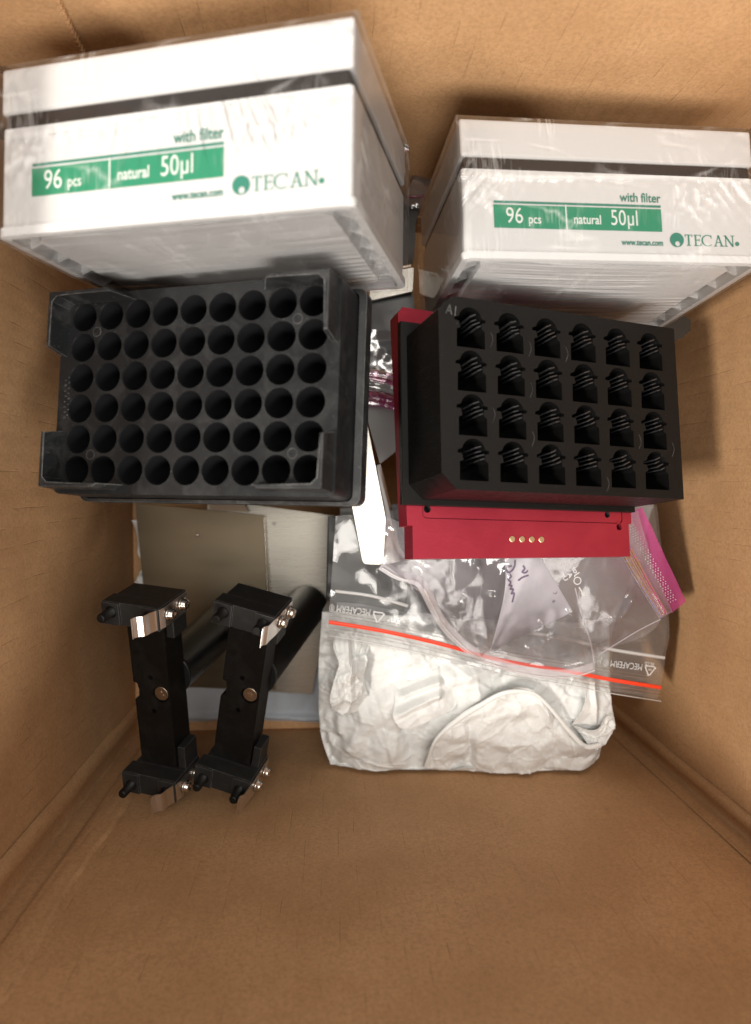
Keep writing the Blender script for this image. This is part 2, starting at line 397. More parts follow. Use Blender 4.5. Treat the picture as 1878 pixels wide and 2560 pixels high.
SHRINK = m_film('shrink_wrap_film', (0.99, 0.99, 0.99), 0.010, (0.95, 0.95, 0.95), 0.07, 0.75, ((90, 3, 0.5),), 0.06, 0.0010, crease=(((260, 18, 18), (0, 0, .25), .52, .66, .16), ((300, 22, 22), (0, 0, -.35), .54, .66, .14), ((16, 60, 420), (0, 0, 0), .46, .60, .20)))
ZIPF = m_film('clear_zip_bag_film', (0.96, 0.96, 0.96), 0.11, (0.66, 0.66, 0.66), 0.07, 1.2, ((34, 2, 1.0),), 0.04, 0.003, crease=(((14, 160, 40), (0, 0, -.16), .52, .66, .15),))
PINKF = m_film('clear_freezer_bag_film', (0.965, 0.955, 0.965), 0.15, (0.68, 0.64, 0.69), 0.07, 1.2, ((30, 2, 1.0),), 0.035, 0.003, crease=(((60, 16, 40), (0, 0, .9), .50, .66, .14), ((90, 20, 50), (0, 0, -.4), .52, .66, .12)))
CLEARW = m_film('white_print_on_film', (1, 1, 1), 0.75, (0.85, 0.85, 0.85), 0.3, 0.6, ((200, 2, 1.0),), 0.1, 0.0005)
BLACKP = m_plastic('black_case_plastic', (0.010, 0.010, 0.010), 0.38, 0.06, 150, smear=0.08)
FOIL = m_film('foil_bag', (0.3, 0.3, 0.3), 0.35, (0.45, 0.47, 0.50), 0.12, 5.0, ((30, 2, 1.0),), 0.25, 0.004)

# ================================================================== THE CARDBOARD BOX
X0, X1, Y0, Y1, ZT = -0.1340, 0.2010, -0.1745, 0.1680, 0.285
carton = thing('cardboard_box', 'open brown corrugated cardboard box holding all the lab parts', 'cardboard box', Matrix.Translation((0.03, 0, -0.005)))
def wall(name, a, b, nrm, seed, z0=0.0, z1=ZT):
    """inner face from a to b (xy), bulging slightly; nrm points into the box"""
    nu, nz = 90, 90; a = np.array(a); b = np.array(b); nrm = np.array(nrm); th = 0.005
    u = np.linspace(0, 1, nu)[None]; z = np.linspace(z0, z1, nz)[:, None]
    L = np.linalg.norm(b - a)
    off = 0.0016 * (fbm(u * L * 14, z * 14 + 0 * u, seed) - .5) + 0.0005 * (fbm(u * L * 60, z * 25 + 0 * u, seed + 3) - .5)
    env = np.minimum(1, np.minimum(u, 1 - u) * 14) * np.minimum(1, z / 0.02 + 0.1)
    off = off * env
    P = np.zeros((nz, nu, 3))
    P[..., 0] = a[0] + (b - a)[0] * u + nrm[0] * off; P[..., 1] = a[1] + (b - a)[1] * u + nrm[1] * off; P[..., 2] = z + 0 * u
    Q = P.copy(); Q[..., 0] = a[0] + (b - a)[0] * u - nrm[0] * th; Q[..., 1] = a[1] + (b - a)[1] * u - nrm[1] * th
    idx = np.arange(nz * nu).reshape(nz, nu); n0 = nz * nu
    f = np.stack([idx[:-1, :-1], idx[:-1, 1:], idx[1:, 1:], idx[1:, :-1]], -1).reshape(-1, 4)
    faces = f.tolist() + (f[:, ::-1] + n0).tolist()
    ring = list(idx[0, :]) + list(idx[1:, -1]) + list(idx[-1, -2::-1]) + list(idx[-2:0:-1, 0])
    for p, q in zip(ring, ring[1:] + ring[:1]): faces.append((q, p, p + n0, q + n0))
    me = bpy.data.meshes.new(name); me.from_pydata(np.concatenate([P.reshape(-1, 3), Q.reshape(-1, 3)]).tolist(), [], faces); me.update(); smooth(me)
    return link(name, me, carton, CARD, True)
wall('side_panel', (X0, Y1), (X0, Y0), (1, 0), 11)
wall('side_panel', (X1, Y0), (X1, Y1), (-1, 0), 23)
wall('side_panel', (X1 + .0045, Y1), (X0 - .0045, Y1), (0, -1), 37)
wall('side_panel', (X0 - .0045, Y0), (X1 + .0045, Y0), (0, 1), 51)
bm = bmesh.new(); bm_box(bm, X0 - .0045, X1 + .0045, Y0 - .0045, Y1 + .0045, -0.0055, -0.0003)
link('bottom_panel', bm_mesh('bottom_panel', bm), carton, CARD, True)
# folded corner creases: a ridged strip of paper running up each near corner
def corner_fold(cx, cy, sx, sy, seed, ridge):
    """profile across the corner from one wall to the other, extruded up with wobble"""
    prof = [(ridge, 0.0, 0.0000), (ridge * .97, 0.0, 0.0020), (ridge * .60, 0.0, 0.0034), (ridge * .50, 0.0, 0.0006), (0.0030, 0.0, 0.0012), (0.0012, 0.0012, 0.0), (0.0, 0.0030, 0.0012), (0.0, 0.011, 0.0004)]
    nz = 70; rows = []
    for k in range(nz):
        z = 0.0005 + (ZT - .002) * k / (nz - 1); row = []
        for j, (dx, dy, lift) in enumerate(prof):
            wz = 0.0014 * (fbm(z * 30, j * 0.7 + seed, seed) - .5) * (1 if dx > .005 else .4)
            # first family lies on the side wall (along y), second on the near wall (along x)
            if dy == 0.0: x = cx + sx * (lift + 0.0002); y = cy + sy * (dx + wz)
            elif dx == 0.0: x = cx + sx * (dy + wz); y = cy + sy * (lift + 0.0002)
            else: x = cx + sx * dx; y = cy + sy * dy
            row.append((x, y, z))
        rows.append(row)
    P = np.array(rows); return sheet('corner_fold', P, CARD, carton)
corner_fold(X0, Y0, 1, 1, 3, 0.020)
corner_fold(X1, Y0, -1, 1, 8, 0.014)
# overlapping joint tab on the near wall beside the left corner, uneven torn edge
nz, nu = 90, 14; P = np.zeros((nz, nu, 3)); zz = np.linspace(0.002, ZT - .002, nz)
edge = X0 + 0.026 + 0.0045 * (fbm(zz * 16, 0 * zz, 5) - .5) * 2
for j in range(nu):
    t_ = j / (nu - 1); P[:, j, 0] = X0 + 0.012 + (edge - X0 - 0.012) * t_
    P[:, j, 1] = Y0 + 0.0010 + 0.0012 * math.sin(math.pi * min(1, t_ * 1.05)) * (1 - t_) + (0.0006 if t_ < 1 else -0.0012) + 0.0006 * fbm(zz * 40, zz * 0 + j, 8)
P[:, :, 2] = zz[:, None]
sheet('joint_tab', P, CARD, carton)
# serrated joint on the far wall: thin tab ending in a saw-tooth edge
zz = np.linspace(0.0, ZT - .002, 420); a0 = at(150, 0, 0.245); 
def wall_x(px, py):                           # hit of a pixel ray on the far wall
    d = ray(px, py); s = (Y1 - CAMP[1]) / d[1]; return CAMP + d * s
w0 = wall_x(128, -40); w1 = wall_x(205, 122)
xe = w1[0] + (w0[0] - w1[0]) * (zz - w1[2]) / (w0[2] - w1[2])
xe = np.clip(xe, X0 + .008, X0 + .09) + np.where(np.arange(420) % 4 < 2, 0.0009, -0.0009) * (0.7 + 0.6 * vnoise(zz * 300, zz * 0, 2))
P = np.zeros((420, 3, 3)); P[:, 0, 0] = X0 + .001; P[:, 1, 0] = xe; P[:, 2, 0] = xe + 0.0001
P[:, 0, 1] = Y1 - .0016; P[:, 1, 1] = Y1 - .0024; P[:, 2, 1] = Y1 + .0005; P[:, :, 2] = zz[:, None]
o = sheet('joint_tab', P, CARD, carton); smooth(o.data, False)

# ================================================================== TIP BOXES
def serif_word(parent, mat, x, y, h, s=1.0):
    """TECAN in thin serif capitals; returns mesh part"""
    bm = bmesh.new(); tk = 0.13 * h; tn = 0.075 * h; sf = 0.06 * h; zt = 0.00005
    def bar(x0, x1, y0, y1): bm_box(bm, x0, x1, y0, y1, 0.0, zt)
    def diag(ax, ay, bx, by, w):
        d = Vector((bx - ax, by - ay)).normalized(); n = Vector((w / 2 / max(abs(d.y), .2), 0))
        bm_prism(bm, [(ax - n.x, ay), (ax + n.x, ay), (bx + n.x, by), (bx - n.x, by)], 0, zt)
    cx = 0.0
    # T
    w = .62 * h; bar(cx, cx + w, h - sf, h); bar(cx, cx + sf, h - .22 * h, h); bar(cx + w - sf, cx + w, h - .22 * h, h)
    bar(cx + w / 2 - tk / 2, cx + w / 2 + tk / 2, sf, h - sf); bar(cx + w / 2 - .17 * h, cx + w / 2 + .17 * h, 0, sf); cx += w + .12 * h
    # E
    w = .60 * h; bar(cx + .08 * h, cx + .08 * h + tk, 0, h); bar(cx, cx + w, h - sf, h); bar(cx, cx + w, 0, sf); bar(cx + .1 * h, cx + w * .8, h * .5, h * .5 + sf)
    bar(cx + w - sf, cx + w, h - .2 * h, h); bar(cx + w - sf, cx + w + .02 * h, 0, .22 * h); bar(cx + w * .8 - sf, cx + w * .8, h * .42, h * .64); cx += w + .14 * h
    # C
    w = .74 * h; R = h / 2; pts_o = []; pts_i = []
    for k in range(25):
        a = math.radians(48 + 264 * k / 24); pts_o.append((cx + w * .55 + R * 1.05 * math.cos(a), R + R * 1.02 * math.sin(a)))
        th = tn + (tk - tn) * (0.5 - 0.5 * math.cos(math.radians(264 * k / 24 * 360 / 264)))
        pts_i.append((cx + w * .55 + (R * 1.05 - th) * math.cos(a), R + (R * 1.02 - th * .8) * math.sin(a)))
    for k in range(24): bm_prism(bm, [pts_o[k], pts_o[k + 1], pts_i[k + 1], pts_i[k]], 0, zt)
    bar(cx + w * .93, cx + w * .93 + sf, h * .68, h * .98); cx += w + .22 * h
    # A
    w = .72 * h; diag(cx + .08 * h, 0, cx + w / 2, h, tn); diag(cx + w - .08 * h, 0, cx + w / 2, h, tk); bar(cx + .2 * h, cx + w - .2 * h, h * .32, h * .32 + sf)
    bar(cx - .06 * h, cx + .24 * h, 0, sf); bar(cx + w - .26 * h, cx + w + .08 * h, 0, sf); cx += w + .16 * h
    # N
    w = .72 * h; bar(cx + .06 * h, cx + .06 * h + tn, 0, h); bar(cx + w - tn, cx + w, 0, h); diag(cx + w - tn / 2, 0, cx + .06 * h, h, tk)
    bar(cx - .06 * h, cx + .24 * h, 0, sf); bar(cx - .06 * h, cx + .10 * h, h - sf, h); bar(cx + w - .2 * h, cx + w + .12 * h, h - sf, h); cx += w + .12 * h
    me = bm_mesh('brand_lettering', bm); f = s / cx
    me.transform(Matrix.Translation((x, y, 0.00012)) @ Matrix.Scale(f, 4, (1, 0, 0)))
    return link('brand_lettering', me, parent, mat)

TW, TH, TD = 0.1250, 0.0573, 0.0806
def shrink(parent, seed):
    """wrinkled film round the whole box"""
    hx, hz = TW / 2 + .0016, TD; y0, y1 = -0.0006, TH + .0004
    verts = []; faces = []
    def face(o, du, dv, nrm, nu, nv, kind):
        base = len(verts); o = np.array(o); du = np.array(du); dv = np.array(dv); nrm = np.array(nrm)
        u = np.linspace(0, 1, nu)[None] + np.zeros((nv, 1)); v = np.linspace(0, 1, nv)[:, None] + np.zeros((1, nu))
        Lu = np.linalg.norm(du); Lv = np.linalg.norm(dv); a = u * Lu; b = v * Lv
        env = np.minimum(1, np.minimum(np.minimum(u, 1 - u) * Lu, np.minimum(v, 1 - v) * Lv) / 0.003)
        if kind == 'front':
            sl = (a - Lu * .5) * 0.55
            w = 1 - np.abs(fbm((a + sl * (b - .02) * 30) * 420, b * 22, seed, 2) * 2 - 1) * 2.2; w = np.clip(w, 0, 1) ** 2
            pat = np.clip(fbm(a * 34, b * 45, seed + 4, 3) * 2.6 - 0.95, 0, 1)
            mid = np.exp(-((b - .037) / .012) ** 2)
            crn = np.exp(-(np.minimum(a, Lu - a) / .016) ** 2)
            amp = 0.00012 * pat ** 2 + 0.00040 * mid * pat ** 2 + 0.0006 * crn * mid * pat
            seam = 0.0004 * np.exp(-((b - .0338 - 0.0012 * np.sin(a * 40 + seed)) / .0005) ** 2)
            gl = np.exp(-(((a - .100) / .013) ** 2 + ((b - .027) / .009) ** 2)) + .7 * np.exp(-(((a - .010) / .010) ** 2 + ((b - .026) / .010) ** 2)) + .5 * np.exp(-(((a - .045) / .03) ** 2 + ((b - .034) / .004) ** 2))
            off = 0.0005 + amp * (w - .35) * 2 + seam + gl * (0.0007 * (trinoise(a * 200, b * 130, seed + 14) - .3) + 0.0010 * (trinoise(a * 520, b * 330, seed + 15) - .4)) + 0.0007 * crn * (trinoise(a * 240, b * 240, seed + 8)) * np.clip((b - .015) / .01, 0, 1)
        elif kind == 'under':
            w = fbm(a * 16, (b + 0.12 * np.sin(a * 22) * .03) * 560, seed, 3)
            pat = np.clip(fbm(a * 26, b * 34, seed + 6, 2) * 3.0 - 1.2, 0, 1)
            off = 0.0004 + 0.00055 * (w - .4) * (0.08 + pat)
        else:
            w = fbm(a * 30, (b + a * .5) * 380, seed + 2, 3); pat = np.clip(fbm(a * 25, b * 25, seed + 1, 2) * 2.2 - .7, 0, 1)
            off = 0.0005 + 0.0004 * (w - .35) * (0.15 + pat)
        P = o + u[..., None] * du + v[..., None] * dv + nrm * (np.maximum(off, 0.0002) * env)[..., None]
        verts.extend(P.reshape(-1, 3).tolist()); idx = np.arange(nu * nv).reshape(nv, nu) + base
        faces.extend(np.stack([idx[:-1, :-1], idx[:-1, 1:], idx[1:, 1:], idx[1:, :-1]], -1).reshape(-1, 4).tolist())
    z0, z1 = -hz - .0012, 0.0014
    face((-hx, y0, z1), (2 * hx, 0, 0), (0, y1 - y0, 0), (0, 0, 1), 330, 150, 'front')
    face((-hx, y0, z0), (2 * hx, 0, 0), (0, 0, z1 - z0), (0, -1, 0), 150, 170, 'under')
    face((-hx, y1, z1), (2 * hx, 0, 0), (0, 0, z0 - z1), (0, 1, 0), 90, 60, 'side')
    face((hx, y0, z1), (0, 0, z0 - z1), (0, y1 - y0, 0), (1, 0, 0), 110, 90, 'side')
    face((-hx, y0, z0), (0, 0, z1 - z0), (0, y1 - y0, 0), (-1, 0, 0), 110, 90, 'side')
    return link('shrink_wrap', mesh('shrink_wrap', verts, faces, True), parent, SHRINK)

def tip_box(r, t, label, seed):
    T = thing('pipette_tip_box', label, 'tip box', pose(r, t), 'shrink wrapped tip boxes')
    hx = TW / 2; yb, yl = 0.0369, 0.0418
    # base: walls, recessed underside
    bm = bmesh.new()
    lp = rrect(-hx, hx, -TD + .0012, 0.0, 0.0016, 5); A = [bm.verts.new((p[0], .0104, p[1])) for p in lp]; B = [bm.verts.new((p[0] * .9985, yb, p[1] - .0001)) for p in lp]
    for k in range(len(lp)): bm.faces.new((A[k], A[(k + 1) % len(lp)], B[(k + 1) % len(lp)], B[k])).smooth = False
    bm.faces.new(A); bm.faces.new(B[::-1])
    link('base', bm_mesh('base', bm), T, WHITE)
    # rim round the foot
    outer = rrect(-hx - .0012, hx + .0012, -TD, 0.0012, 0.0035, 6); inner = rrect(-hx + .0016, hx - .0016, -TD + .0028, -.0016, 0.0025, 6)
    bm = bmesh.new()
    def ring(lo, li, ya, yb_):
        A = [bm.verts.new((p[0], ya, p[1])) for p in lo]; B = [bm.verts.new((p[0], yb_, p[1])) for p in lo]
        Ci = [bm.verts.new((p[0], ya, p[1])) for p in li]; Di = [bm.verts.new((p[0], yb_, p[1])) for p in li]; n = len(lo)
        for k in range(n):
            j = (k + 1) % n
            bm.faces.new((A[k], A[j], B[j], B[k])); bm.faces.new((A[k], Ci[k], Ci[j], A[j])); bm.faces.new((Ci[k], Di[k], Di[j], Ci[j])); bm.faces.new((B[k], B[j], Di[j], Di[k]))
    ring(outer, inner, 0.0, 0.0030)
    ring(rrect(-hx, hx, -TD + .0012, 0.0, 0.0016, 6), inner, 0.0030, 0.0104)
    link('foot_rim', bm_mesh('foot_rim', bm), T, WHITE)
    # central underside block
    bm = bmesh.new(); loop = [(-hx + .0115, -.0055), (-hx + .0085, -.0085), (-hx + .0085, -TD + .009), (-hx + .0115, -TD + .006), (hx - .0115, -TD + .006), (hx - .0085, -TD + .009), (hx - .0085, -.0085), (hx - .0115, -.0055)]
    A = [bm.verts.new((p[0], 0.0010, p[1])) for p in loop]; B = [bm.verts.new((p[0] * 1.02, 0.0103, p[1])) for p in loop]
    for k in range(8): bm.faces.new((A[k], A[(k + 1) % 8], B[(k + 1) % 8], B[k]))
    bm.faces.new(A); bm.faces.new(B[::-1])
    link('underside_plate', bm_mesh('underside_plate', bm), T, WHITE2)
    # triangular ribs between rim and central block
    for sx in (-1, 1):
        for k in range(5):
            z = -.013 - k * .0142
            vs = [(sx * (hx - .0012), 0.0008, z - .0005), (sx * (hx - .0012), 0.0104, z - .0005), (sx * (hx - .0100), 0.0104, z - .0005), (sx * (hx - .0088), 0.0040, z - .0005)]
            vs += [(a, b, c + .0010) for a, b, c in vs]
            link('rib', mesh('rib', vs, [(0, 1, 2, 3), (7, 6, 5, 4), (0, 4, 5, 1), (1, 5, 6, 2), (2, 6, 7, 3), (3, 7, 4, 0)]), T, WHITE)
    for xk in (-.030, .006, .034):
        vs = [(xk, 0.0008, -.0012), (xk, 0.0104, -.0012), (xk, 0.0104, -.0062), (xk, 0.003, -.0055)]; vs += [(a + .0009, b, c) for a, b, c in vs]
        link('rib', mesh('rib', vs, [(0, 1, 2, 3), (7, 6, 5, 4), (0, 4, 5, 1), (1, 5, 6, 2), (2, 6, 7, 3), (3, 7, 4, 0)]), T, WHITE)
    box('seal_band', (-hx + .0014, hx - .0014, yb - .0004, yl + .0004, -TD + .0014, -.0005), BAND, T, 0.0012, 3)
    for sx in (-1, 1):                         # the seal steps down towards the back of each side
        box('seal_step', (sx * (hx - .0011) - .0004, sx * (hx - .0011) + .0004, yb - .0040, yb + .0008, -TD + .004, -.042), BAND, T, 0.0002, 1)
    box('lid', (-hx, hx, yl, TH, -TD + .0006, 0.0003), WHITE, T, 0.0013, 3)
    # printing
    zf = 0.00022
    def patch(name, x0, x1, y0, y1, mat, z=zf): return box(name, (x0, x1, y0, y1, z - .0001, z), mat, T, 0)
    patch('green_panel', -.0502, .0203, .0130, .0224, GREEN); patch('green_rule', -.0500, .0203, .0231, .0240, GREEN2)
    patch('divider_line', -.0206, -.0201, .0129, .0231, WPRINT, zf + .00008)
    tx = lambda n, b, s, m, x, y, al='LEFT', sx=1.0, bold=0.0: text(n, b, s, m, T, (x, y, zf + .0001), align=al, sx=sx, bold=bold)
    tx('lettering', '96', .0092, WPRINT, -.0455, .0150, sx=.80)
    tx('lettering', 'pcs', .0052, WPRINT, -.0362, .0150, sx=.78, bold=.00005)
    tx('lettering', 'natural', .0054, WPRINT, -.0174, .0154, sx=.78, bold=.00008)
    tx('lettering', '50\u00b5l', .0092, WPRINT, -.0018, .0152, sx=.74)
    tx('lettering', 'with filter', .0054, GREEN2, .0203, .0252, 'RIGHT', sx=.82, bold=.00003)
    tx('lettering', 'www.tecan.com', .0035, GREEN2, .0203, .0071, 'RIGHT', sx=.78, bold=.00005)
    bm = bmesh.new(); bm_plate(bm, circle(.0264, .0097, .0030, 32), [circle(.0266, .0081, .0011, 20)], zf + .0001); link('logo_drop', bm_mesh('logo_drop', bm), T, GREEN2)
    bm = bmesh.new(); bm_plate(bm, circle(.0529, .0086, .0009, 20), [], zf + .0001); link('logo_dot', bm_mesh('logo_dot', bm), T, GREEN2)
    serif_word(T, GREEN2, .0300, .0074, .0047, .0219)
    shrink(T, seed)
    return T
tip_box((-.04, -.30, -.009), (-.0532, .0821, .2479), 'shrink wrapped white tip box leaning higher, above the many-holed rack, green printed label', 4)
tip_box((-.116, .065, .027), (.1150, .0871, .2030), 'shrink wrapped white tip box lying behind the printed block marked A1, green label', 29)

# ================================================================== 54-HOLE RACK
RP = pose((-.103, -.349, -.021), (-.0541, .0341, .2069))
rack = thing('tube_rack', 'black plastic tube rack with fifty-four round holes, tilted beside the box wall', 'tube rack', RP)
PIT = .0125; HR = .0058; hx, hy = .0607, .0408
bm = bmesh.new(); holes = [circle((c - 4) * PIT, (r - 2.5) * PIT, HR, 28) for r in range(6) for c in range(9)]
bm_plate(bm, rrect(-hx, hx, -hy, hy, .003, 4), holes, 0.0)
link('top_plate', bm_mesh('top_plate', bm), rack, RACKM)
bm = bmesh.new(); n = 28; prof = [(0.0, HR), (-.0007, HR - .0004), (-.012, HR - .0006), (-.024, HR - .0012), (-.0245, .0005)]
rings = [[bm.verts.new((r * math.cos(2 * math.pi * k / n), r * math.sin(2 * math.pi * k / n), z)) for k in range(n)] for z, r in prof]
for a, b in zip(rings, rings[1:]):
    for k in range(n):
        f = bm.faces.new((a[k], b[k], b[(k + 1) % n], a[(k + 1) % n])); f.smooth = True
bm.faces.new(rings[-1])
wellme = bpy.data.meshes.new('well'); bm.to_mesh(wellme); bm.free(); wellme.materials.append(WELLM)
for r in range(6):
    for c in range(9):
        o = link('well', wellme, rack); o.location = ((c - 4) * PIT, (r - 2.5) * PIT, -.00005)
# skirt and foot
bm = bmesh.new(); bm_prism(bm, rrect(-hx, hx, -hy, hy, .003, 4), -.0255, 0.0, top=False, bottom=False); link('skirt', bm_mesh('skirt', bm), rack, RACKM)
bm = bmesh.new(); lo = rrect(-.0640, .0640, -.0425, .0425, .0035, 4); li = rrect(-.0612, .0612, -.0413, .0413, .003, 4)
A = [[bm.verts.new((p[0], p[1], z)) for p in L] for L, z in ((li, -.0190), (lo, -.0198), (lo, -.0268), (li, -.0268))]
for a, b in zip(A, A[1:]):
    for k in range(len(lo)): bm.faces.new((a[k], a[(k + 1) % len(lo)], b[(k + 1) % len(lo)], b[k]))
link('foot_flange', bm_mesh('foot_flange', bm), rack, RACKE)
# L shaped corner posts rising above the plate
PX, PY, PH, TK = .0597, .0392, .0100, .0022
def post(sx, sy, lx, ly):
    loop = [(0, 0), (lx, 0), (lx + .004, TK), (TK + .0022, TK), (TK, TK + .0022), (TK, ly), (0, ly)]
    loop_t = [(0.0004, 0.0004), (lx - .003, 0.0004), (lx - .001, TK - .0003), (TK + .0020, TK - .0003), (TK - .0003, TK + .0020), (TK - .0003, ly - .002), (0.0004, ly - .002)]
    bm = bmesh.new()
    tr = lambda p: (sx * (PX - p[0]), sy * (PY - p[1]))
    A = [bm.verts.new((*tr(p), -.0002)) for p in loop]; B = [bm.verts.new((*tr(p), PH)) for p in loop_t]; n = len(loop)
    for k in range(n): bm.faces.new((A[k], A[(k + 1) % n], B[(k + 1) % n], B[k]))
    bm.faces.new(B); bm.faces.new(A[::-1])
    es = [e for e in bm.edges if all(v in B for v in e.verts)]
    bmesh.ops.bevel(bm, geom=es, offset=.0004, segments=2, profile=.5, affect='EDGES')
    return link('corner_post', bm_mesh('corner_post', bm), rack, RACKE)
post(-1, 1, .030, .024); post(1, 1, .026, .024); post(-1, -1, .028, .024); post(1, -1, .028, .022)
for (x, y) in ((-.0437, .0250), (.0437, .0250), (-.0437, -.0250), (.0437, -.0250)):   # moulded ejector rings
    bm = bmesh.new(); bm_lathe(bm, (x, y, -.0001), (0, 0, 1), [(0, .0021), (.00016, .0020), (.00016, .0018), (.00012, .0017)], 20); link('ejector_mark', bm_mesh('ejector_mark', bm), rack, RACKM)
rs = random.Random(2)
for k in range(16):                            # worn, unreadable moulded marks along the left margin
    x = -.0577 + .0016 * (k % 2) + rs.uniform(-.0003, .0003); y = -.0100 + k * .0011
    box('moulded_mark', (x, x + .0009, y, y + rs.uniform(.0003, .0007), .00002, .00012), RACKM, rack, 0)
# black case that carries the rack
case = thing('black_case', 'black plastic case under the many-holed rack', 'case', RP)
box('shell', (-.058, .018, -.030, .036, -.148, -.0600), BLACKP, case, .002)
box('lid', (-.059, .019, -.031, .037, -.0595, -.0272), BLACKP, case, .002)

# ================================================================== 3D PRINTED BLOCK
BP = pose((-.156, .284, -.021), (.0996, .0323, .1916))
blk = thing('printed_tube_block', 'black 3D printed block of twenty-four keyed sockets on the red plate', 'tube block', BP)
q = .018; bx0, bx1, by = -.0592, .0592, .0392; ch = .0062
def socket(cx, cy):
    r = .0053; p = []; cyc = cy + .0031
    def arc(a0, a1, n):
        for k in range(n + 1):
            a = math.radians(a0 + (a1 - a0) * k / n); p.append((cx + r * math.cos(a), cyc + r * math.sin(a)))
    p += [(cx + .0064, cy - .0085), (cx + .0064, cy - .0012), (cx + .0050, cy - .0002)]
    p += [(cx + .0052, cyc - .0008), (cx + .0068, cyc - .0006), (cx + .0070, cyc + .0006), (cx + .0053, cyc + .0010)]
    arc(14, 166, 14)
    p += [(cx - .0070, cyc + .0006), (cx - .0072, cyc - .0006), (cx - .0052, cyc - .0008), (cx - .0046, cy - .0004), (cx - .0062, cy - .0010), (cx - .0064, cy - .0085)]
    return p
outl = [(bx0 + ch, -by), (bx1, -by), (bx1, by), (bx0 + ch, by), (bx0, by - ch), (bx0, -by + ch)]
bm = bmesh.new(); bm_plate(bm, outl, [socket((c - 2.5) * q, (1.5 - r) * q) for r in range(4) for c in range(6)], 0.0)
link('top_face', bm_mesh('top_face', bm), blk, PRINT3)
bm = bmesh.new(); bm_prism(bm, outl, -.0335, 0.0, top=False, bottom=True); link('body', bm_mesh('body', bm), blk, PRINT3)
sp = socket(0, 0); bm = bmesh.new(); N = len(sp); rows = []
for z, s in ((0, 1), (-.004, .985), (-.0305, .96)): rows.append([bm.verts.new((x * s, y * s, z)) for x, y in sp])
for a, b in zip(rows, rows[1:]):
    for k in range(N): bm.faces.new((a[k], a[(k + 1) % N], b[(k + 1) % N], b[k]))
bm.faces.new(rows[-1])
sme = bpy.data.meshes.new('socket'); bm.to_mesh(sme); bm.free(); sme.materials.append(PRINTW)
bm = bmesh.new()
for k in range(4):
    y = -.0010 + k * .0017; bm_box(bm, .0030 - .0009 * (k % 2), .0066 - .0005 * k, y, y + .0005, -.012, -.0006 - .0009 * (k % 3))
finme = bm_mesh('support_fin', bm); finme.materials.append(FINM)
for r in range(4):
    for c in range(6):
        o = link('socket', sme, blk); o.location = ((c - 2.5) * q, (1.5 - r) * q, -.00005)
        f_ = link('support_fin', finme, o); f_.rotation_euler = (0, 0, math.radians(random.Random(r * 6 + c).uniform(14, 26)))
bm = bmesh.new(); bm_box(bm, -.0622, .0605, -.0416, .0400, -.0361, -.0328, .0003, 1); link('foot_flange', bm_mesh('foot_flange', bm), blk, PRINT3)
text('moulded_mark', 'A1', .0058, RACKE, blk, (-.0562, .0316, .00012), rot=(0, 0, math.radians(-8)), sx=.8)  # lighter material stands in for specular glints on the engraved lines
# loose print strings
rs = random.Random(4)
for k in range(9):
    c = rs.randrange(6); r = rs.randrange(4); x = (c - 2.0) * q; y = (1.5 - r) * q + rs.uniform(-.006, .006)
    pth = [(x + .0006 * math.sin(j), y - j * .0016, .0003 + .0007 * math.sin(j * .7) ** 2) for j in range(5)]
    bm = bmesh.new()
    for a, b in zip(pth, pth[1:]): bm_cyl(bm, a, b, .00006, n=5, cap=False)
    link('print_string', bm_mesh('print_string', bm), blk, RACKE)

# ================================================================== RED PLATE
red = thing('red_adapter_plate', 'red anodised aluminium plate under the printed block, four gold contacts on its ledge', 'metal plate', BP)
zt = -.0363; th = .0095
def R_(x, y): return (x, y)
outl = [(-.0563, -.0647), (.0590, -.0630), (.0590, -.0470), (.0607, -.0470), (.0607, .0430), (.0585, .0460), (-.0595, .0480), (-.0618, .0450), (-.0588, -.0503), (-.0563, -.0503)]
slot = [(.0520, -.0502), (.0540, -.0502), (.0548, -.0492), (.0545, -.0480), (.0540, -.0465), (.0530, -.0460), (.0520, -.0466), (.0516, -.0482)]
rec = rrect(-.0515, .0555, -.0470, -.0200, .0022, 4)
bm = bmesh.new(); bm_plate(bm, outl, [slot, rec], zt)
link('ledge_face', bm_mesh('ledge_face', bm), red, RED)
bm = bmesh.new()
bm_prism(bm, outl, zt - th, zt, top=False, bottom=True)
bm_prism(bm, slot, zt - th + .001, zt, top=False)
bm_prism(bm, rec, zt - .0007, zt, top=False, bottom=False)
link('plate_body', bm_mesh('plate_body', bm), red, RED)
bm = bmesh.new(); bm_plate(bm, rrect(-.0512, .0552, -.0467, -.0203, .0020, 4), [circle(-.0490, -.0428, .0017, 18), circle(.0468, -.0428, .0015, 18)], zt - .0004)
link('cover_panel', bm_mesh('cover_panel', bm), red, RED)
for x, rr in ((-.0490, .0017), (.0468, .0015)):
    bm = bmesh.new(); bm_cyl(bm, (x, -.0428, zt - .0004), (x, -.0428, zt - .006), rr, n=18); bm.faces.ensure_lookup_table()
    bmesh.ops.delete(bm, geom=[f for f in bm.faces if abs(f.calc_center_median().z - (zt - .0004)) < 1e-5], context='FACES')
    link('screw_hole', bm_mesh('screw_hole', bm), red, DARK)
for k in range(4):
    bm = bmesh.new(); bm_lathe(bm, (-.0069 + k * .0052, -.0554, zt - .001), (0, 0, 1), [(0, .0015), (.0011, .0015), (.0013, .0013)], 20)
    link('contact_pin', bm_mesh('contact_pin', bm), red, GOLD)
# padded carton inside the freezer bag carrying the plate
cart = thing('white_carton', 'small white carton inside the freezer bag under the red plate', 'carton', BP)
box('carton_body', (-.018, .050, -.046, .030, -.105, -.0462), CARDW, cart, .001)

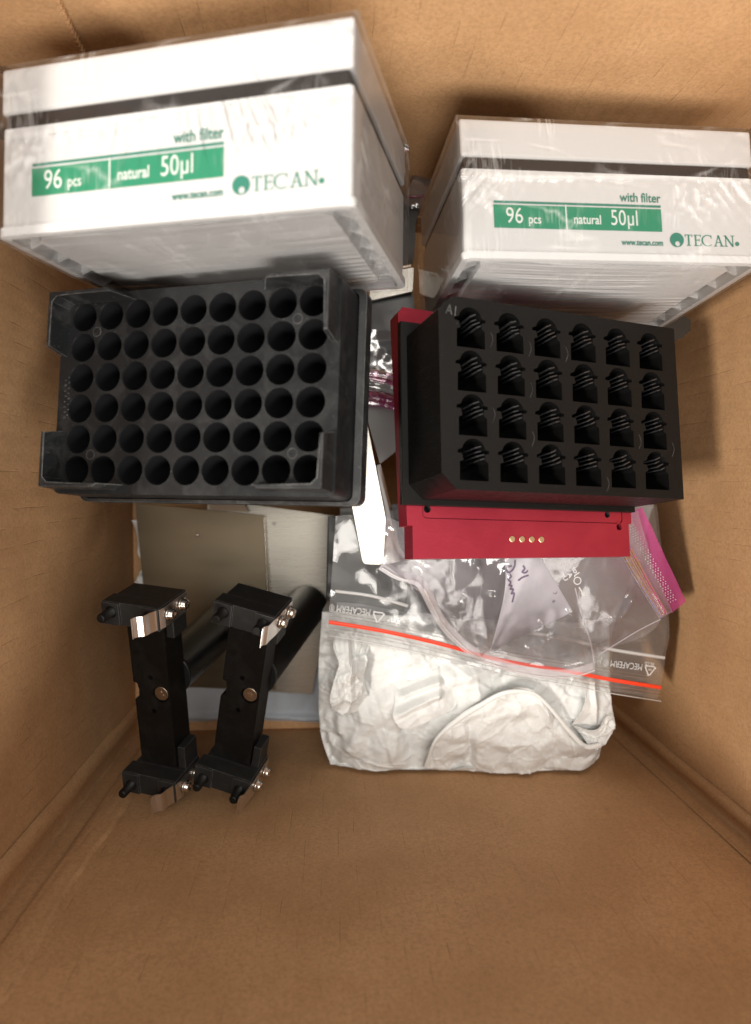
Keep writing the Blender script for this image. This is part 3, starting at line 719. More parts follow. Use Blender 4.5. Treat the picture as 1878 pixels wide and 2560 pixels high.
# ================================================================== GRIPPER FINGERS
GL, GH, GW = .0430, .0120, .0161
def gripper(r, t, label, inw):
    T = thing('gripper_finger', label, 'gripper finger', pose(r, t), 'robot gripper fingers standing on the steel plates')
    for s, nm in ((1, 'upper_block'), (-1, 'lower_block')):
        ya, yb = (GL, GL + GH) if s > 0 else (-GL - GH, -GL)
        bm = bmesh.new()
        bm_box(bm, -GW, GW - .0006, ya, yb, -.0105, -.0012, .0004, 2)
        bm_box(bm, -GW + .0018, GW - .0006, ya + .0001, yb - .0001, -.0250, -.0104, .0004, 2)
        bm_box(bm, -GW + .0001, -.0062, ya + .0001, yb - .0001, -.0016, 0.0, .0005, 2)
        bm_box(bm, .0056, GW - .0007, ya + .0001, yb - .0001, -.0016, 0.0, .0005, 2)
        B = link(nm, bm_mesh(nm, bm), T, BLK)
        # guide foot behind the block
        bm = bmesh.new(); bm_box(bm, .0108, GW - .0012, GL - .0095 if s > 0 else -GL - .0005, GL + .0005 if s > 0 else -GL + .0125, -.0248, -.0125, .0004, 2); link('rear_lug', bm_mesh('rear_lug', bm), B, BLK)
        ym = ya + GH * (.60 if s > 0 else .45)
        for x in (-.0106, .0102):
            pl = .0030 if (x > 0 and inw > .002) else .0078
            bm = bmesh.new(); bm_lathe(bm, (x, ym, -.0002), (0, 0, 1), [(0, .0031), (.0002, .0031), (.0002, .0023), (pl, .0023), (pl + .0008, .0018)], 22); link('guide_pin', bm_mesh('guide_pin', bm), B, BLKBAR)
        bm = bmesh.new(); bm_lathe(bm, (.0004, ym - .0015, -.0014), (0, 0, 1), [(0, .0015), (.0003, .0014)], 18); link('pin_hole_shade', bm_mesh('pin_hole_shade', bm), B, DARK)  # dark disc painted as the shade of a small hole
        # leaf spring on the right flank
        pth = [(GW + .0002, 0, -.0245), (GW + .0002, 0, -.012), (GW + .0002, 0, -.0045), (GW - .12 * inw, 0, -.0015), (GW - .45 * inw, 0, .0008), (GW - .70 * inw, 0, .0034), (GW - .80 * inw, 0, .0060), (GW - .95 * inw, 0, .0072), (GW - 1.25 * inw - .0010, 0, .0084), (GW - 1.45 * inw - .0012, 0, .0100), (GW - 1.5 * inw - .0008, 0, .0112)]
        pth = [(x, ya + (.0010 if s > 0 else .0002), z) for x, _, z in pth]
        bm_n = ribbon('leaf_spring', pth, (0, GH - .0018, 0), .00045, SPRING, B)
        for z in (-.0075, -.0190):
            bm = bmesh.new(); bm_lathe(bm, (GW + .0006, ym - .0005, z), (1, 0, 0), [(0, .0034), (.0006, .0034), (.0006, .0027), (.0022, .0027), (.0030, .0022), (.0031, .0012), (.0024, .0009)], 22)
            bm_s = link('screw', bm_mesh('screw', bm), B, STEEL)
    # bar with side notch and countersink
    bm = bmesh.new(); bxa, bxb = -.0112, .0100
    loop = [(bxa, -GL - .003), (bxb, -GL - .003), (bxb, GL + .003), (bxa, GL + .003), (bxa, .0052), (bxa + .0022, .0046), (bxa + .0030, .0010), (bxa + .0026, -.0030), (bxa + .0006, -.0044), (bxa, -.0050)]
    bm_plate(bm, loop, [circle(.0044, .0003, .0046, 26), circle(-.0006, .0092, .0014, 16), circle(-.0005, -.0104, .0014, 16)], -.0116)
    bm_prism(bm, loop, -.0265, -.0116, top=False)
    for cx, cy, rr in ((.0044, .0003, .0046), (-.0006, .0092, .0014), (-.0005, -.0104, .0014)): bm_prism(bm, circle(cx, cy, rr, 26 if rr > .002 else 16), -.0160, -.0116, top=False)
    link('bar', bm_mesh('bar', bm), T, BLKBAR)
    W_ = bmesh.new(); bm_lathe(W_, (.0048, .0008, -.0150), (0, 0, 1), [(0, .0040), (.0030, .0040), (.0034, .0037)], 26); wash = link('countersunk_screw', bm_mesh('countersunk_screw', W_), T, BRASSY)
    bm = bmesh.new(); star = [((.0017 if k % 2 else .0010) * math.cos(k * math.pi / 6), (.0017 if k % 2 else .0010) * math.sin(k * math.pi / 6)) for k in range(12)]
    bm_prism(bm, [(.0048 + x, .0008 + y) for x, y in star], -.0118, -.0114); link('screw_socket', bm_mesh('screw_socket', bm), wash, STEEL)
    bm = bmesh.new(); bm_lathe(bm, (0.0, .004, -.0262), (0, 0, -1), [(0, .0128), (.0004, .0131), (.0020, .0131), (.0022, .0129), (.0925, .0129), (.0932, .0122)], 48); link('tube', bm_mesh('tube', bm), T, BLKTUBE)
    return T
gripper((.252, -.346, -.032), (-.0957, -.1141, .130), 'black gripper finger with leaf springs standing nearer the box corner', .0042)
gripper((.269, -.273, -.199), (-.0501, -.1149, .130), 'black gripper finger with leaf springs standing nearer the paper bundle', .0006)

# ================================================================== STEEL PLATES
def flat_plate(name, label, px, z, mat, thick, dimple, cat='steel plate', tilt=(0, 0, 0, 0)):
    P = [at(x, y, z + dz) for (x, y), dz in zip(px, tilt)]
    c = sum(P) / len(P)
    T = thing(name, label, cat, Matrix.Translation(Vector((c[0], c[1], z - thick))))
    bm = bmesh.new(); top = [bm.verts.new(tuple(p)) for p in P]; bot = [bm.verts.new(tuple(p - np.array([0, 0, thick]))) for p in P]; n = len(P)
    bm.faces.new(top); bm.faces.new(bot[::-1])
    for k in range(n): bm.faces.new((top[k], bot[k], bot[(k + 1) % n], top[(k + 1) % n]))
    ve = [e for e in bm.edges if (e.verts[0] in top) != (e.verts[1] in top)]
    bmesh.ops.bevel(bm, geom=ve, offset=.0008, segments=3, profile=.5, affect='EDGES')
    link('sheet_metal', bm_mesh('sheet_metal', bm), T, mat, True)
    for d in dimple:
        p = at(*d, z + .0002 + sum(tilt) / 4)
        bm = bmesh.new(); bm_lathe(bm, tuple(p), (0, 0, 1), [(-.0004, .0013), (.0006, .0012), (.0010, .0007)], 16); link('weld_stud', bm_mesh('weld_stud', bm), T, STEEL, True)
    return T
flat_plate('steel_plate', 'brushed steel plate with a weld stud under the second gripper tube', [(522, 1247), (863, 1293), (780, 1736), (440, 1715)], .0180, BRUSH, .0015, [(686, 1309)])
flat_plate('steel_plate', 'satin steel plate with a brown reflection coloured in, lying over the brushed plate', [(338, 1258), (664, 1289), (690, 1724), (382, 1716)], .0235, BRUSH2, .0026, [(494, 1337)])
PL = bpy.data.objects['steel_plate.001']; e0 = at(663, 1291, .0236); e1 = at(671, 1480, .0236); e2 = at(689, 1720, .0236)
G = np.stack([np.array([e0, e1, e2]) + [dx, 0, dz] for dx, dz in ((-.0012, 0), (-.0009, .0004), (-.0002, .0003), (0.0001, -.0022))], 1); sheet('raised_edge', G, STEEL, PL)

# white bag and paper scraps beneath the plates
bag = thing('white_bag', 'folded white plastic bag under the steel plates by the near wall', 'plastic bag', Matrix.Translation((-.07, -.12, 0)))
P = coons([(345, 1300, .012), (820, 1330, .012)], [(430, 1806, .003), (600, 1800, .004), (800, 1806, .003)], [(345, 1300, .012), (372, 1600, .012), (430, 1806, .003)], [(820, 1330, .012), (815, 1600, .012), (800, 1806, .003)], 80, 80)
u = np.linspace(0, 1, 80)[None]; v = np.linspace(0, 1, 80)[:, None]
P[..., 2] += 0.003 * (trinoise(u * 9, v * 5, 3) - .5) + .004 * np.exp(-((v - .955) / .02) ** 2) * (0.5 + vnoise(u * 6, v * 0, 4))
P[..., 2] = np.clip(P[..., 2], .0015, .0150)
sheet('bag_film', P, BAGW, bag)
tis = thing('tissue_scrap', 'torn white tissue scrap poking out between plate and box wall', 'tissue', Matrix.Translation((-.125, -.03, 0)))
P = coons([(330, 1300, .016), (362, 1300, .016)], [(335, 1460, .016), (372, 1460, .016)], [(330, 1300, .016), (343, 1330, .02), (346, 1380, .016), (356, 1415, .018), (335, 1460, .016)], [(362, 1300, .016), (372, 1460, .016)], 20, 50)
P[..., 2] += .004 * (trinoise(np.linspace(0, 2, 20)[None], np.linspace(0, 8, 50)[:, None], 7) - .5)
sheet('torn_sheet', P, PAPER, tis)

# ================================================================== PAPER BUNDLE
pk = thing('paper_bundle', 'crumpled white tissue paper bundle lying on the box floor', 'paper bundle', Matrix.Translation((.08, -.10, 0)))
def folds(P, lines, amp_scale=1.0):
    """sharp ridges and valleys along straight pixel lines: (x0,y0,x1,y1,width_px,height_m)"""
    X = P[..., 0]; Y = P[..., 1]; H = np.zeros(X.shape)
    for x0, y0, x1, y1, w, h in lines:
        z = float(np.mean(P[..., 2])); a = at(x0, y0, z)[:2]; b = at(x1, y1, z)[:2]; d = b - a; L = np.linalg.norm(d); d /= L
        s = (X - a[0]) * d[0] + (Y - a[1]) * d[1]; dist = np.abs(-(X - a[0]) * d[1] + (Y - a[1]) * d[0])
        wm = w / 4200.0; end = np.clip(np.minimum(s, L - s) / (wm * 1.2) + .6, 0, 1)
        H += h * np.clip(1 - dist / wm, 0, 1) * end
    return H * amp_scale
def worley_edge(x, y, seed):
    ix = np.floor(x).astype(np.int64); iy = np.floor(y).astype(np.int64); f1 = np.full(x.shape, 9.0); f2 = np.full(x.shape, 9.0)
    for dx in (-1, 0, 1):
        for dy in (-1, 0, 1):
            jx = ix + dx; jy = iy + dy; d = np.hypot(jx + _hash(jx, jy, seed) - x, jy + _hash(jx, jy, seed + 99) - y)
            n1 = np.minimum(f1, d); f2 = np.minimum(np.maximum(f1, d), f2); f1 = n1
    return f2 - f1
def crumple(P, seed, amp, fine=1.0):
    X = P[..., 0]; Y = P[..., 1]; H = 0
    for k, (f, a, dg) in enumerate(((26, 1.0, 20), (50, 1.15, 65), (105, .40 * fine, -30), (230, .07 * fine, 10))):
        x, y = rot2(X * f, Y * f, dg); H = H + a * (trinoise(x, y, seed + 7 * k) - .5)
    for f, a, w in ((40, .13, .045), (85, .09 * fine, .06), (160, .045 * fine, .09)):
        e = worley_edge(X * f + 1.5 * vnoise(X * 30, Y * 30, seed), Y * f * .8 + 1.5 * vnoise(X * 30, Y * 30, seed + 2), seed + int(f)); sg = np.where(vnoise(X * 25, Y * 25, seed + 4) > .5, 1, -1)
        H = H + sg * a * np.exp(-e / w)
    return amp * H
def paper(name, top, bottom, left, right, nu, nv, seed, amp, lines=(), edge=0.0, thick=0.00025, fine=1.0):
    P = coons(top, bottom, left, right, nu, nv)
    H = crumple(P, seed, amp, fine) + folds(P, lines)
    P[..., 2] += H
    P[..., 1] = np.maximum(P[..., 1], Y0 + .0018)
    sh = 0.25 * amp * (trinoise(P[..., 0] * 90, P[..., 1] * 90, seed + 50) - .5)
    P[..., 0] += sh; P[..., 1] += 0.6 * sh[::-1]
    return sheet(name, P, PAPER, pk, True, thick)
ZOFF = 0.029
# main body: top surface then sides
TZ = .062
def body_surface():
    nu, nv = 200, 170
    P = coons([(806, 1530, TZ), (1160, 1545, TZ + .003), (1522, 1560, TZ)], [(826, 1912, .040), (900, 1928, .046), (1060, 1940, .050), (1250, 1944, .051), (1400, 1944, .051), (1468, 1936, .049), (1500, 1890, .040)],
              [(806, 1530, TZ), (800, 1600, .058), (796, 1700, .050), (801, 1830, .042), (826, 1912, .040)], [(1522, 1560, TZ), (1524, 1700, .060), (1520, 1800, .055), (1500, 1890, .040)], nu, nv)
    u = np.linspace(0, 1, nu)[None]; v = np.linspace(0, 1, nv)[:, None]
    lines = [(850, 1640, 905, 1800, 22, .006), (905, 1640, 870, 1560, 16, .004), (1000, 1705, 870, 1880, 30, .005), (1110, 1720, 985, 1760, 26, .005), (1000, 1800, 985, 1900, 20, .004),
             (940, 1725, 1100, 1640, 30, -.004), (1140, 1700, 1000, 1830, 24, -.004), (860, 1620, 845, 1790, 12, -.005), (830, 1700, 850, 1850, 14, .004), (1060, 1690, 1240, 1660, 40, .005)]
    bulge = .0045 * np.sin(np.pi * np.clip(u, 0, 1)) ** .6 * np.sin(np.pi * np.clip(v * .92 + .04, 0, 1)) ** .6
    H = crumple(P, 5, .0080, 1.0) + folds(P, lines, .7)
    lft = np.exp(-(u / .16) ** 2)
    H = H + lft * .006 * (trinoise(P[..., 0] * 230, P[..., 1] * 150, 77) - .5)
    env = np.minimum(1, np.minimum(u, 1 - u) * 25 + .3) * np.minimum(1, (1 - v) * 25 + .35)
    P[..., 2] += H * env + bulge
    P[..., 1] = np.maximum(P[..., 1], Y0 + .0022)
    return P
P = body_surface()
sheet('inner_wrap', P, PAPER, pk, True, .0003)
# skirt down to the floor
B = np.concatenate([P[0, ::-1, :], P[1:, 0, :], P[-1, 1:, :], P[-2::-1, -1, :]]); S = np.zeros((14, len(B), 3)); ctr = np.array([.08, -.09])
for k in range(14):
    t_ = k / 13.0; S[k] = B; S[k, :, 2] = B[:, 2] * (1 - t_) + .0008 * t_
    inw = (ctr - B[:, :2]); inw = inw / np.linalg.norm(inw, axis=1)[:, None]
    s_ = np.arange(len(B)) / 9.0
    S[k, :, :2] = B[:, :2] + inw * (0.004 * math.sin(t_ * 3) + .0035 * (trinoise(s_, s_ * 0 + t_ * 4, 3) - .5))[:, None] * (t_ > 0)
S[..., 1] = np.maximum(S[..., 1], Y0 + .0022)
sheet('side_wrap', S, PAPER, pk)
# big flap over the right half with an arched free edge
ZOFF = 0.0350
paper('outer_flap', [(1148, 1795, .066), (1200, 1762, .069), (1262, 1728, .073), (1330, 1728, .073), (1372, 1762, .071), (1420, 1820, .068), (1462, 1866, .066), (1500, 1862, .064)],
      [(1046, 1918, .048), (1150, 1938, .046), (1260, 1938, .044), (1370, 1940, .043), (1440, 1938, .044), (1478, 1925, .046)],
      [(1148, 1795, .066), (1090, 1850, .062), (1066, 1915, .050), (1046, 1918, .048)], [(1500, 1862, .064), (1492, 1895, .054), (1478, 1925, .046)], 150, 110, 31, .0062,
      [(1330, 1728, 1385, 1830, 14, .003), (1200, 1790, 1300, 1760, 26, .003), (1240, 1860, 1340, 1850, 24, .003), (1170, 1800, 1185, 1920, 14, -.003)], fine=1.3)
paper('outer_flap', [(1440, 1640, .064), (1524, 1600, .062)], [(1430, 1812, .066), (1540, 1812, .062)], [(1440, 1640, .064), (1462, 1740, .068), (1430, 1812, .066)], [(1524, 1600, .062), (1524, 1720, .062), (1540, 1812, .062)], 60, 80, 43, .0035,
      [(1482, 1620, 1484, 1810, 12, .003)])
paper('corner_twist', [(1430, 1812, .066), (1490, 1830, .070), (1524, 1788, .068), (1538, 1812, .064)], [(1478, 1872, .064), (1500, 1874, .062), (1516, 1845, .060)], [(1430, 1812, .066), (1478, 1872, .064)], [(1538, 1812, .064), (1516, 1845, .060)], 50, 50, 61, .0075, fine=2.0)
paper('folded_hem', [(1160, 1918, .050), (1250, 1920, .049), (1350, 1924, .048), (1372, 1928, .047)], [(1060, 1944, .038), (1200, 1946, .037), (1350, 1946, .036), (1376, 1944, .038)], [(1160, 1918, .050), (1060, 1944, .038)], [(1372, 1928, .047), (1376, 1944, .038)], 60, 18, 75, .0012)
paper('outer_flap', [(852, 1568, .058), (890, 1560, .060), (925, 1600, .057)], [(835, 1772, .060), (862, 1795, .062), (900, 1790, .060), (935, 1775, .052)], [(852, 1568, .058), (836, 1610, .064), (844, 1660, .064), (828, 1740, .062), (835, 1772, .060)], [(925, 1600, .057), (912, 1690, .055), (935, 1775, .052)], 70, 90, 83, .0080, [(868, 1570, 880, 1760, 12, .003)], fine=1.8)
paper('outer_flap', [(975, 1712, .056), (1060, 1690, .056), (1110, 1655, .055), (1190, 1650, .054)], [(1000, 1818, .064), (1030, 1822, .066), (1085, 1798, .066), (1148, 1770, .058)], [(975, 1712, .056), (988, 1750, .063), (984, 1790, .065), (1000, 1818, .064)], [(1190, 1650, .054), (1180, 1710, .058), (1148, 1770, .058)], 70, 50, 91, .0050, [(990, 1780, 1100, 1730, 14, .004), (1000, 1740, 1105, 1700, 12, .004)])

def rolled(pts, r, seed):
    c = catmull([at(p[0], p[1], p[2] + ZOFF) for p in pts], 70); n = len(c); tng = np.gradient(c, axis=0); nr = np.stack([-tng[:, 1], tng[:, 0], 0 * tng[:, 0]], 1); nr /= np.linalg.norm(nr, axis=1)[:, None]
    rr = r * (0.6 + .8 * vnoise(np.arange(n) / 6.0, np.zeros(n), seed)); G = []
    for k in range(9):
        a = math.pi * (k / 8.0 * 1.15 - .07); G.append(c + nr * (rr * math.cos(a))[:, None] + np.array([0, 0, 1]) * (rr * math.sin(a) * .7)[:, None])
    return sheet('rolled_edge', np.stack(G, 1), PAPER, pk)
rolled([(1066, 1915, .051), (1090, 1850, .063), (1148, 1797, .067), (1200, 1764, .070), (1262, 1732, .074), (1330, 1732, .074), (1372, 1766, .072), (1420, 1824, .069), (1462, 1866, .067), (1500, 1862, .065)], .0013, 3)
# ================================================================== CLEAR BAGS
ZOFF = 0.024
def waves(P, specs):
    X = P[..., 0]; Y = P[..., 1]; H = 0
    for f, a, seed in specs: H = H + a * (fbm(X * f, Y * f, seed, 3) - .5)
    return H
ab = thing('antistatic_bag', 'grey glossy antistatic bag under the clear bags and red plate', 'antistatic bag', Matrix.Translation((.09, -.03, .05)))
P = coons([(850, 1270, .060), (1200, 1250, .062), (1640, 1262, .058)], [(840, 1540, .056), (1150, 1560, .060), (1530, 1600, .056)], [(850, 1270, .060), (840, 1540, .056)], [(1640, 1262, .058), (1530, 1600, .056)], 90, 60)
P[..., 2] += waves(P, ((24, .010, 63),)) + .006 * (trinoise(P[..., 0] * 40, P[..., 1] * 40, 64) - .5)
GREYF = m_plastic('antistatic_film', (.30, .30, .305), .42, .02, 100, smear=.08)
sheet('bag_film', P, GREYF, ab, True, .0004)
Q = coons([(820, 1290, .066), (1000, 1300, .068)], [(815, 1500, .064), (1010, 1530, .066)], [(820, 1290, .066), (815, 1500, .064)], [(1000, 1300, .068), (1030, 1420, .068), (1010, 1530, .066)], 50, 50)
Q[..., 2] += waves(Q, ((30, .010, 71),)) + .008 * (trinoise(Q[..., 0] * 45, Q[..., 1] * 45, 74) - .5)
fl = thing('black_pouch', 'crumpled black plastic pouch under the clear bags beside the aluminium strip', 'pouch', Matrix.Translation((.02, -.05, .05)))
sheet('pouch_film', Q, m_plastic('black_pouch_film', (.030, .031, .030), .40, .02, 100, spec=.4), fl, True, .0004)
# -- zip bag with the red line
zb = thing('zip_bag', 'clear zip bag with red closing line and white recycling print over the paper bundle', 'zip bag', Matrix.Translation((.10, -.07, .07)))
P = coons([(840, 1290, .088), (1200, 1260, .080), (1640, 1262, .080)], [(818, 1600, .086), (1000, 1630, .088), (1250, 1682, .088), (1523, 1728, .086), (1647, 1750, .084)],
          [(840, 1290, .088), (818, 1600, .086)], [(1640, 1262, .080), (1672, 1545, .084), (1662, 1642, .085), (1647, 1750, .084)], 130, 110)
P[..., 2] += waves(P, ((22, .007, 3), (60, .0012, 6)))
zbP = P
sheet('bag_film', P, ZIPF, zb)
P2 = P.copy(); P2[..., 2] -= .0025 + .0015 * fbm(P[..., 0] * 40, P[..., 1] * 40, 9); sheet('bag_film', P2, ZIPF, zb)
def near_z(P, px, py, lift):
    """height of a film under a pixel"""
    z = .085
    for _ in range(4):
        w = at(px, py, z); d = (P[..., 0] - w[0]) ** 2 + (P[..., 1] - w[1]) ** 2; i = np.unravel_index(np.argmin(d), d.shape); z = P[i][2]
    return at(px, py, z + lift)
def film_line(name, P, pts, wpx, mat, parent, lift=.0004, thick=.0005):
    c = catmull([(x, y, 0) for x, y in pts], 60); w = np.array([near_z(P, x, y, lift) for x, y, _ in c])
    # smooth heights
    for _ in range(3): w[1:-1] = (w[:-2] + 2 * w[1:-1] + w[2:]) / 4
    tng = np.gradient(w, axis=0); nr = np.stack([-tng[:, 1], tng[:, 0], 0 * tng[:, 0]], 1); nr /= np.linalg.norm(nr, axis=1)[:, None]
    hw = wpx / 2 / 4300.0; G = np.stack([w + nr * hw, w + nr * hw * .5 + [0, 0, thick], w - nr * hw * .5 + [0, 0, thick], w - nr * hw], 1)
    return sheet(name, G, mat, parent)
film_line('red_zip_line', zbP, [(822, 1555), (960, 1578), (1110, 1612), (1250, 1650), (1420, 1678), (1520, 1698), (1652, 1719)], 9, ORANGE, zb, .0008)
for off, w in ((-16, 2.2), (-24, 2.0), (14, 2.4), (22, 2.2), (34, 3.0)):
    film_line('zip_rib', zbP, [(824, 1555 + off), (960, 1578 + off), (1110, 1612 + off), (1250, 1650 + off), (1420, 1678 + off), (1520, 1698 + off), (1652, 1719 + off)], w, CLEARW if w > 2.9 else ZIPF, zb, .0008, .0006)
film_line('seal_seam', zbP, [(1300, 1578), (1420, 1598), (1530, 1624), (1662, 1645)], 8, CLEARW, zb)
film_line('seal_seam', zbP, [(838, 1478), (930, 1490), (1020, 1515)], 7, CLEARW, zb)
def print_at(body, px, py, size_px, ang, parent, P, mat, mirror=False, sx=1.0):
    w = near_z(P, px, py, .0016); s = size_px / 4300.0
    M = Matrix.Translation(Vector(w)) @ Matrix.Rotation(math.radians(ang), 4, 'Z') @ Matrix.Scale(-sx if mirror else sx, 4, (1, 0, 0))
    o = text('film_print', body, s, mat, parent, (0, 0, 0), matrix=M); o.matrix_parent_inverse = parent.matrix_world.inverted(); return o
def recycle(px, py, s, ang, parent, P, mat):
    w = near_z(P, px, py, .0016); k = s / 4300.0; bm = bmesh.new()
    tri = [(0, .58), (-.5, -.29), (.5, -.29)]
    for i in range(3):
        a = Vector(tri[i]); b = Vector(tri[(i + 1) % 3]); d = (b - a).normalized(); n_ = Vector((-d.y, d.x)) * .055
        a2 = a + d * .12; b2 = b - d * .16
        bm_prism(bm, [tuple(p * k) for p in (a2 + n_, a2 - n_, b2 - n_, b2 + n_)], 0, .00004)
        hd = b2; bm_prism(bm, [tuple(p * k) for p in (hd + n_ * 2.6, hd - n_ * 2.6, hd + d * .16)], 0, .00004)
    me = bm_mesh('recycling_mark', bm); me.transform(Matrix.Translation(Vector(w)) @ Matrix.Rotation(math.radians(ang), 4, 'Z'))
    return link('recycling_mark', me, parent, mat, True)
print_at('MECAFERM \u00ae', 1608, 1661, 22, 172, zb, zbP, CLEARW, sx=.72); recycle(1625, 1674, 28, 172, zb, zbP, CLEARW); print_at('04', 1630, 1672, 8, 172, zb, zbP, CLEARW)
print_at('PE-LD', 1636, 1657, 9, 172, zb, zbP, CLEARW)
print_at('ME', 1506, 1643, 22, 172, zb, zbP, CLEARW, sx=.72)
print_at('MECAFERM \u00ae', 928, 1524, 22, 172, zb, zbP, CLEARW, sx=.72); recycle(946, 1540, 28, 172, zb, zbP, CLEARW)
print_at('MEDEWO', 1040, 1552, 20, 174, zb, zbP, ZIPF, sx=.8)

# -- freezer bag with pink zip
fb = thing('freezer_bag', 'clear freezer bag with bright pink zip closure under the red plate', 'freezer bag', Matrix.Translation((.10, -.05, .09)))
P = coons([(964, 1292, .128), (1100, 1330, .134), (1350, 1330, .130), (1590, 1275, .112)], [(1050, 1450, .116), (1105, 1555, .104), (1180, 1630, .100), (1300, 1672, .098), (1400, 1684, .097), (1478, 1672, .096)],
          [(964, 1292, .128), (936, 1372, .124), (952, 1412, .120), (1050, 1450, .116)], [(1590, 1275, .112), (1652, 1546, .100), (1500, 1636, .096), (1478, 1672, .096)], 150, 130)
u = np.linspace(0, 1, 150)[None]; v = np.linspace(0, 1, 130)[:, None]
P[..., 2] += waves(P, ((20, .009, 13), (55, .0016, 16)))
# gathered pleats converging on the lower edge
P[..., 2] += folds(P, [(1180, 1400, 1195, 1650, 14, .004), (1220, 1480, 1215, 1650, 9, .003), (1150, 1500, 1180, 1640, 9, .003), (1260, 1420, 1215, 1650, 16, .004), (1430, 1530, 1480, 1660, 16, .003), (1360, 1560, 1370, 1640, 12, .003), (1330, 1640, 1400, 1600, 12, .003), (1560, 1560, 1600, 1500, 16, .004), (1030, 1420, 1120, 1600, 10, .003)])
P[..., 2] += .0022 * (1 - v) * 0 + .0025 * np.exp(-((v - 1) / .05) ** 2)
fbP = P
sheet('bag_film', P, PINKF, fb)
RIM = m_film('bag_edge_film', (0.97, 0.95, 0.97), 0.42, (0.85, 0.80, 0.85), 0.20, 0.25, ((150, 3, 1.0),), 0.15, 0.0010)
edge_px = [(953, 1412), (1000, 1440), (1048, 1452), (1075, 1500), (1105, 1556), (1150, 1604), (1200, 1640), (1290, 1672), (1380, 1686), (1440, 1682), (1484, 1668)]
film_line('bag_hem', fbP, edge_px, 22, RIM, fb, .0010, .0004)
film_line('bag_seam', fbP, [(x + 3, y + 8) for x, y in edge_px], 3, CLEARW, fb, .0022, .0004)
film_line('bag_seam', fbP, [(1652, 1548), (1590, 1580), (1498, 1637)], 3, RIM, fb, .0012, .0004)
film_line('bag_seam', fbP, [(1438, 1470), (1456, 1540), (1478, 1610), (1486, 1662)], 3, RIM, fb, .0014, .0006)
def band(name, a0, a1, b0, b1, z0, z1, mat, nu=40, nv=10, amp=.0006, seed=1, lift=0.0):
    P = coons([(*a0, z0), (*a1, z0)], [(*b0, z1), (*b1, z1)], [(*a0, z0), (*b0, z1)], [(*a1, z0), (*b1, z1)], nv, nu)
    P[..., 2] += amp * (fbm(P[..., 0] * 120, P[..., 1] * 120, seed) - .5) + lift; return sheet(name, P, mat, fb)
# zip runs from behind the red plate (top) to the lower right tip
band('zip_edge', (1570, 1282), (1606, 1268), (1680, 1532), (1716, 1504), .110, .099, PINKZ, amp=.0015)
band('zip_flange', (1528, 1296), (1572, 1280), (1654, 1545), (1682, 1530), .111, .100, PINKL, amp=.0010, seed=4)
film_line('zip_rail', fbP, [(1560, 1390), (1605, 1468), (1652, 1543)], 8, BLUEZ, fb, .0014, .0012)
film_line('zip_rail', fbP, [(1576, 1372), (1620, 1455), (1664, 1532)], 8, PINKZ, fb, .0016, .0012)
film_line('zip_rail', fbP, [(1566, 1378), (1612, 1462), (1658, 1538)], 9, PINKL, fb, .0012, .0010)
# raised grip dots on the zip flange
dotme = None
for i in range(34):
    for j in range(3):
        t_ = i / 33.0; x = 1577 + (1680 - 1577) * t_ + (j - 1) * 6.5 + (3 if i % 2 else 0); y = 1316 + (1502 - 1316) * t_ - (j - 1) * 3.0
        w = at(x, y, .1106 - .0108 * t_ + .0012 + ZOFF)
        if dotme is None:
            bm = bmesh.new(); bmesh.ops.create_icosphere(bm, subdivisions=1, radius=.00028); dotme = bpy.data.meshes.new('grip_dot'); bm.to_mesh(dotme); bm.free(); dotme.materials.append(CLEARW)
        o = link('grip_dot', dotme, fb, None, True); o.location = tuple(w)
# white print on the bag, seen from behind
for s, px, py, sz in (('Johnson', 1440, 1440, 20), ('A Famil', 1424, 1446, 18), ('Une Ent', 1413, 1454, 17)):
    w = near_z(fbP, px, py, .0014); k = sz / 4700.0
    M = Matrix.Translation(Vector(w)) @ Matrix.Rotation(math.radians(122), 4, 'Z') @ Matrix.Scale(-.85, 4, (0, 1, 0)) 
    o = text('film_print', s, k, CLEARW, fb, (0, 0, 0), matrix=M); o.matrix_parent_inverse = fb.matrix_world.inverted()
film_line('film_print', fbP, [(1448, 1468), (1454, 1478), (1459, 1490)], 3.5, CLEARW, fb, .0012, .0001)
w = near_z(fbP, 1444, 1452, .0014); bm = bmesh.new(); bm_plate(bm, circle(0, 0, .0020, 24), [circle(0, 0, .0016, 24)], 0); me = bm_mesh('film_print', bm); me.transform(Matrix.Translation(Vector(w))); link('film_print', me, fb, CLEARW, True)
# -- written card in the freezer bag
cd = thing('paper_slip', 'white paper slip with purple handwriting inside the freezer bag', 'paper slip', Matrix.Translation((.11, -.06, .095)))
P = coons([(1262, 1390, .108), (1350, 1390, .106)], [(1226, 1630, .0935), (1378, 1556, .095), (1432, 1528, .096)], [(1262, 1390, .108), (1262, 1480, .104), (1226, 1630, .0935)], [(1350, 1390, .106), (1392, 1460, .102), (1432, 1528, .096)], 40, 40)
P[..., 2] += waves(P, ((40, .003, 31),)); P[..., 2] = np.minimum(P[..., 2], .108 + ZOFF)
sheet('slip', P, CARDW, cd, True, .0002)
for pts in ([(1288, 1400), (1287, 1415), (1279, 1428), (1269, 1430), (1268, 1419), (1280, 1415)], [(1272, 1432), (1279, 1442), (1270, 1448), (1278, 1456), (1272, 1464), (1281, 1464), (1275, 1474), (1284, 1472), (1278, 1486), (1286, 1482), (1281, 1506)],
            [(1308, 1414), (1312, 1422), (1306, 1430), (1314, 1432), (1320, 1426)], [(1296, 1452), (1306, 1444), (1322, 1438)]):
    film_line('handwriting', P, pts, 4.0, INK, cd, .0004, .0001)
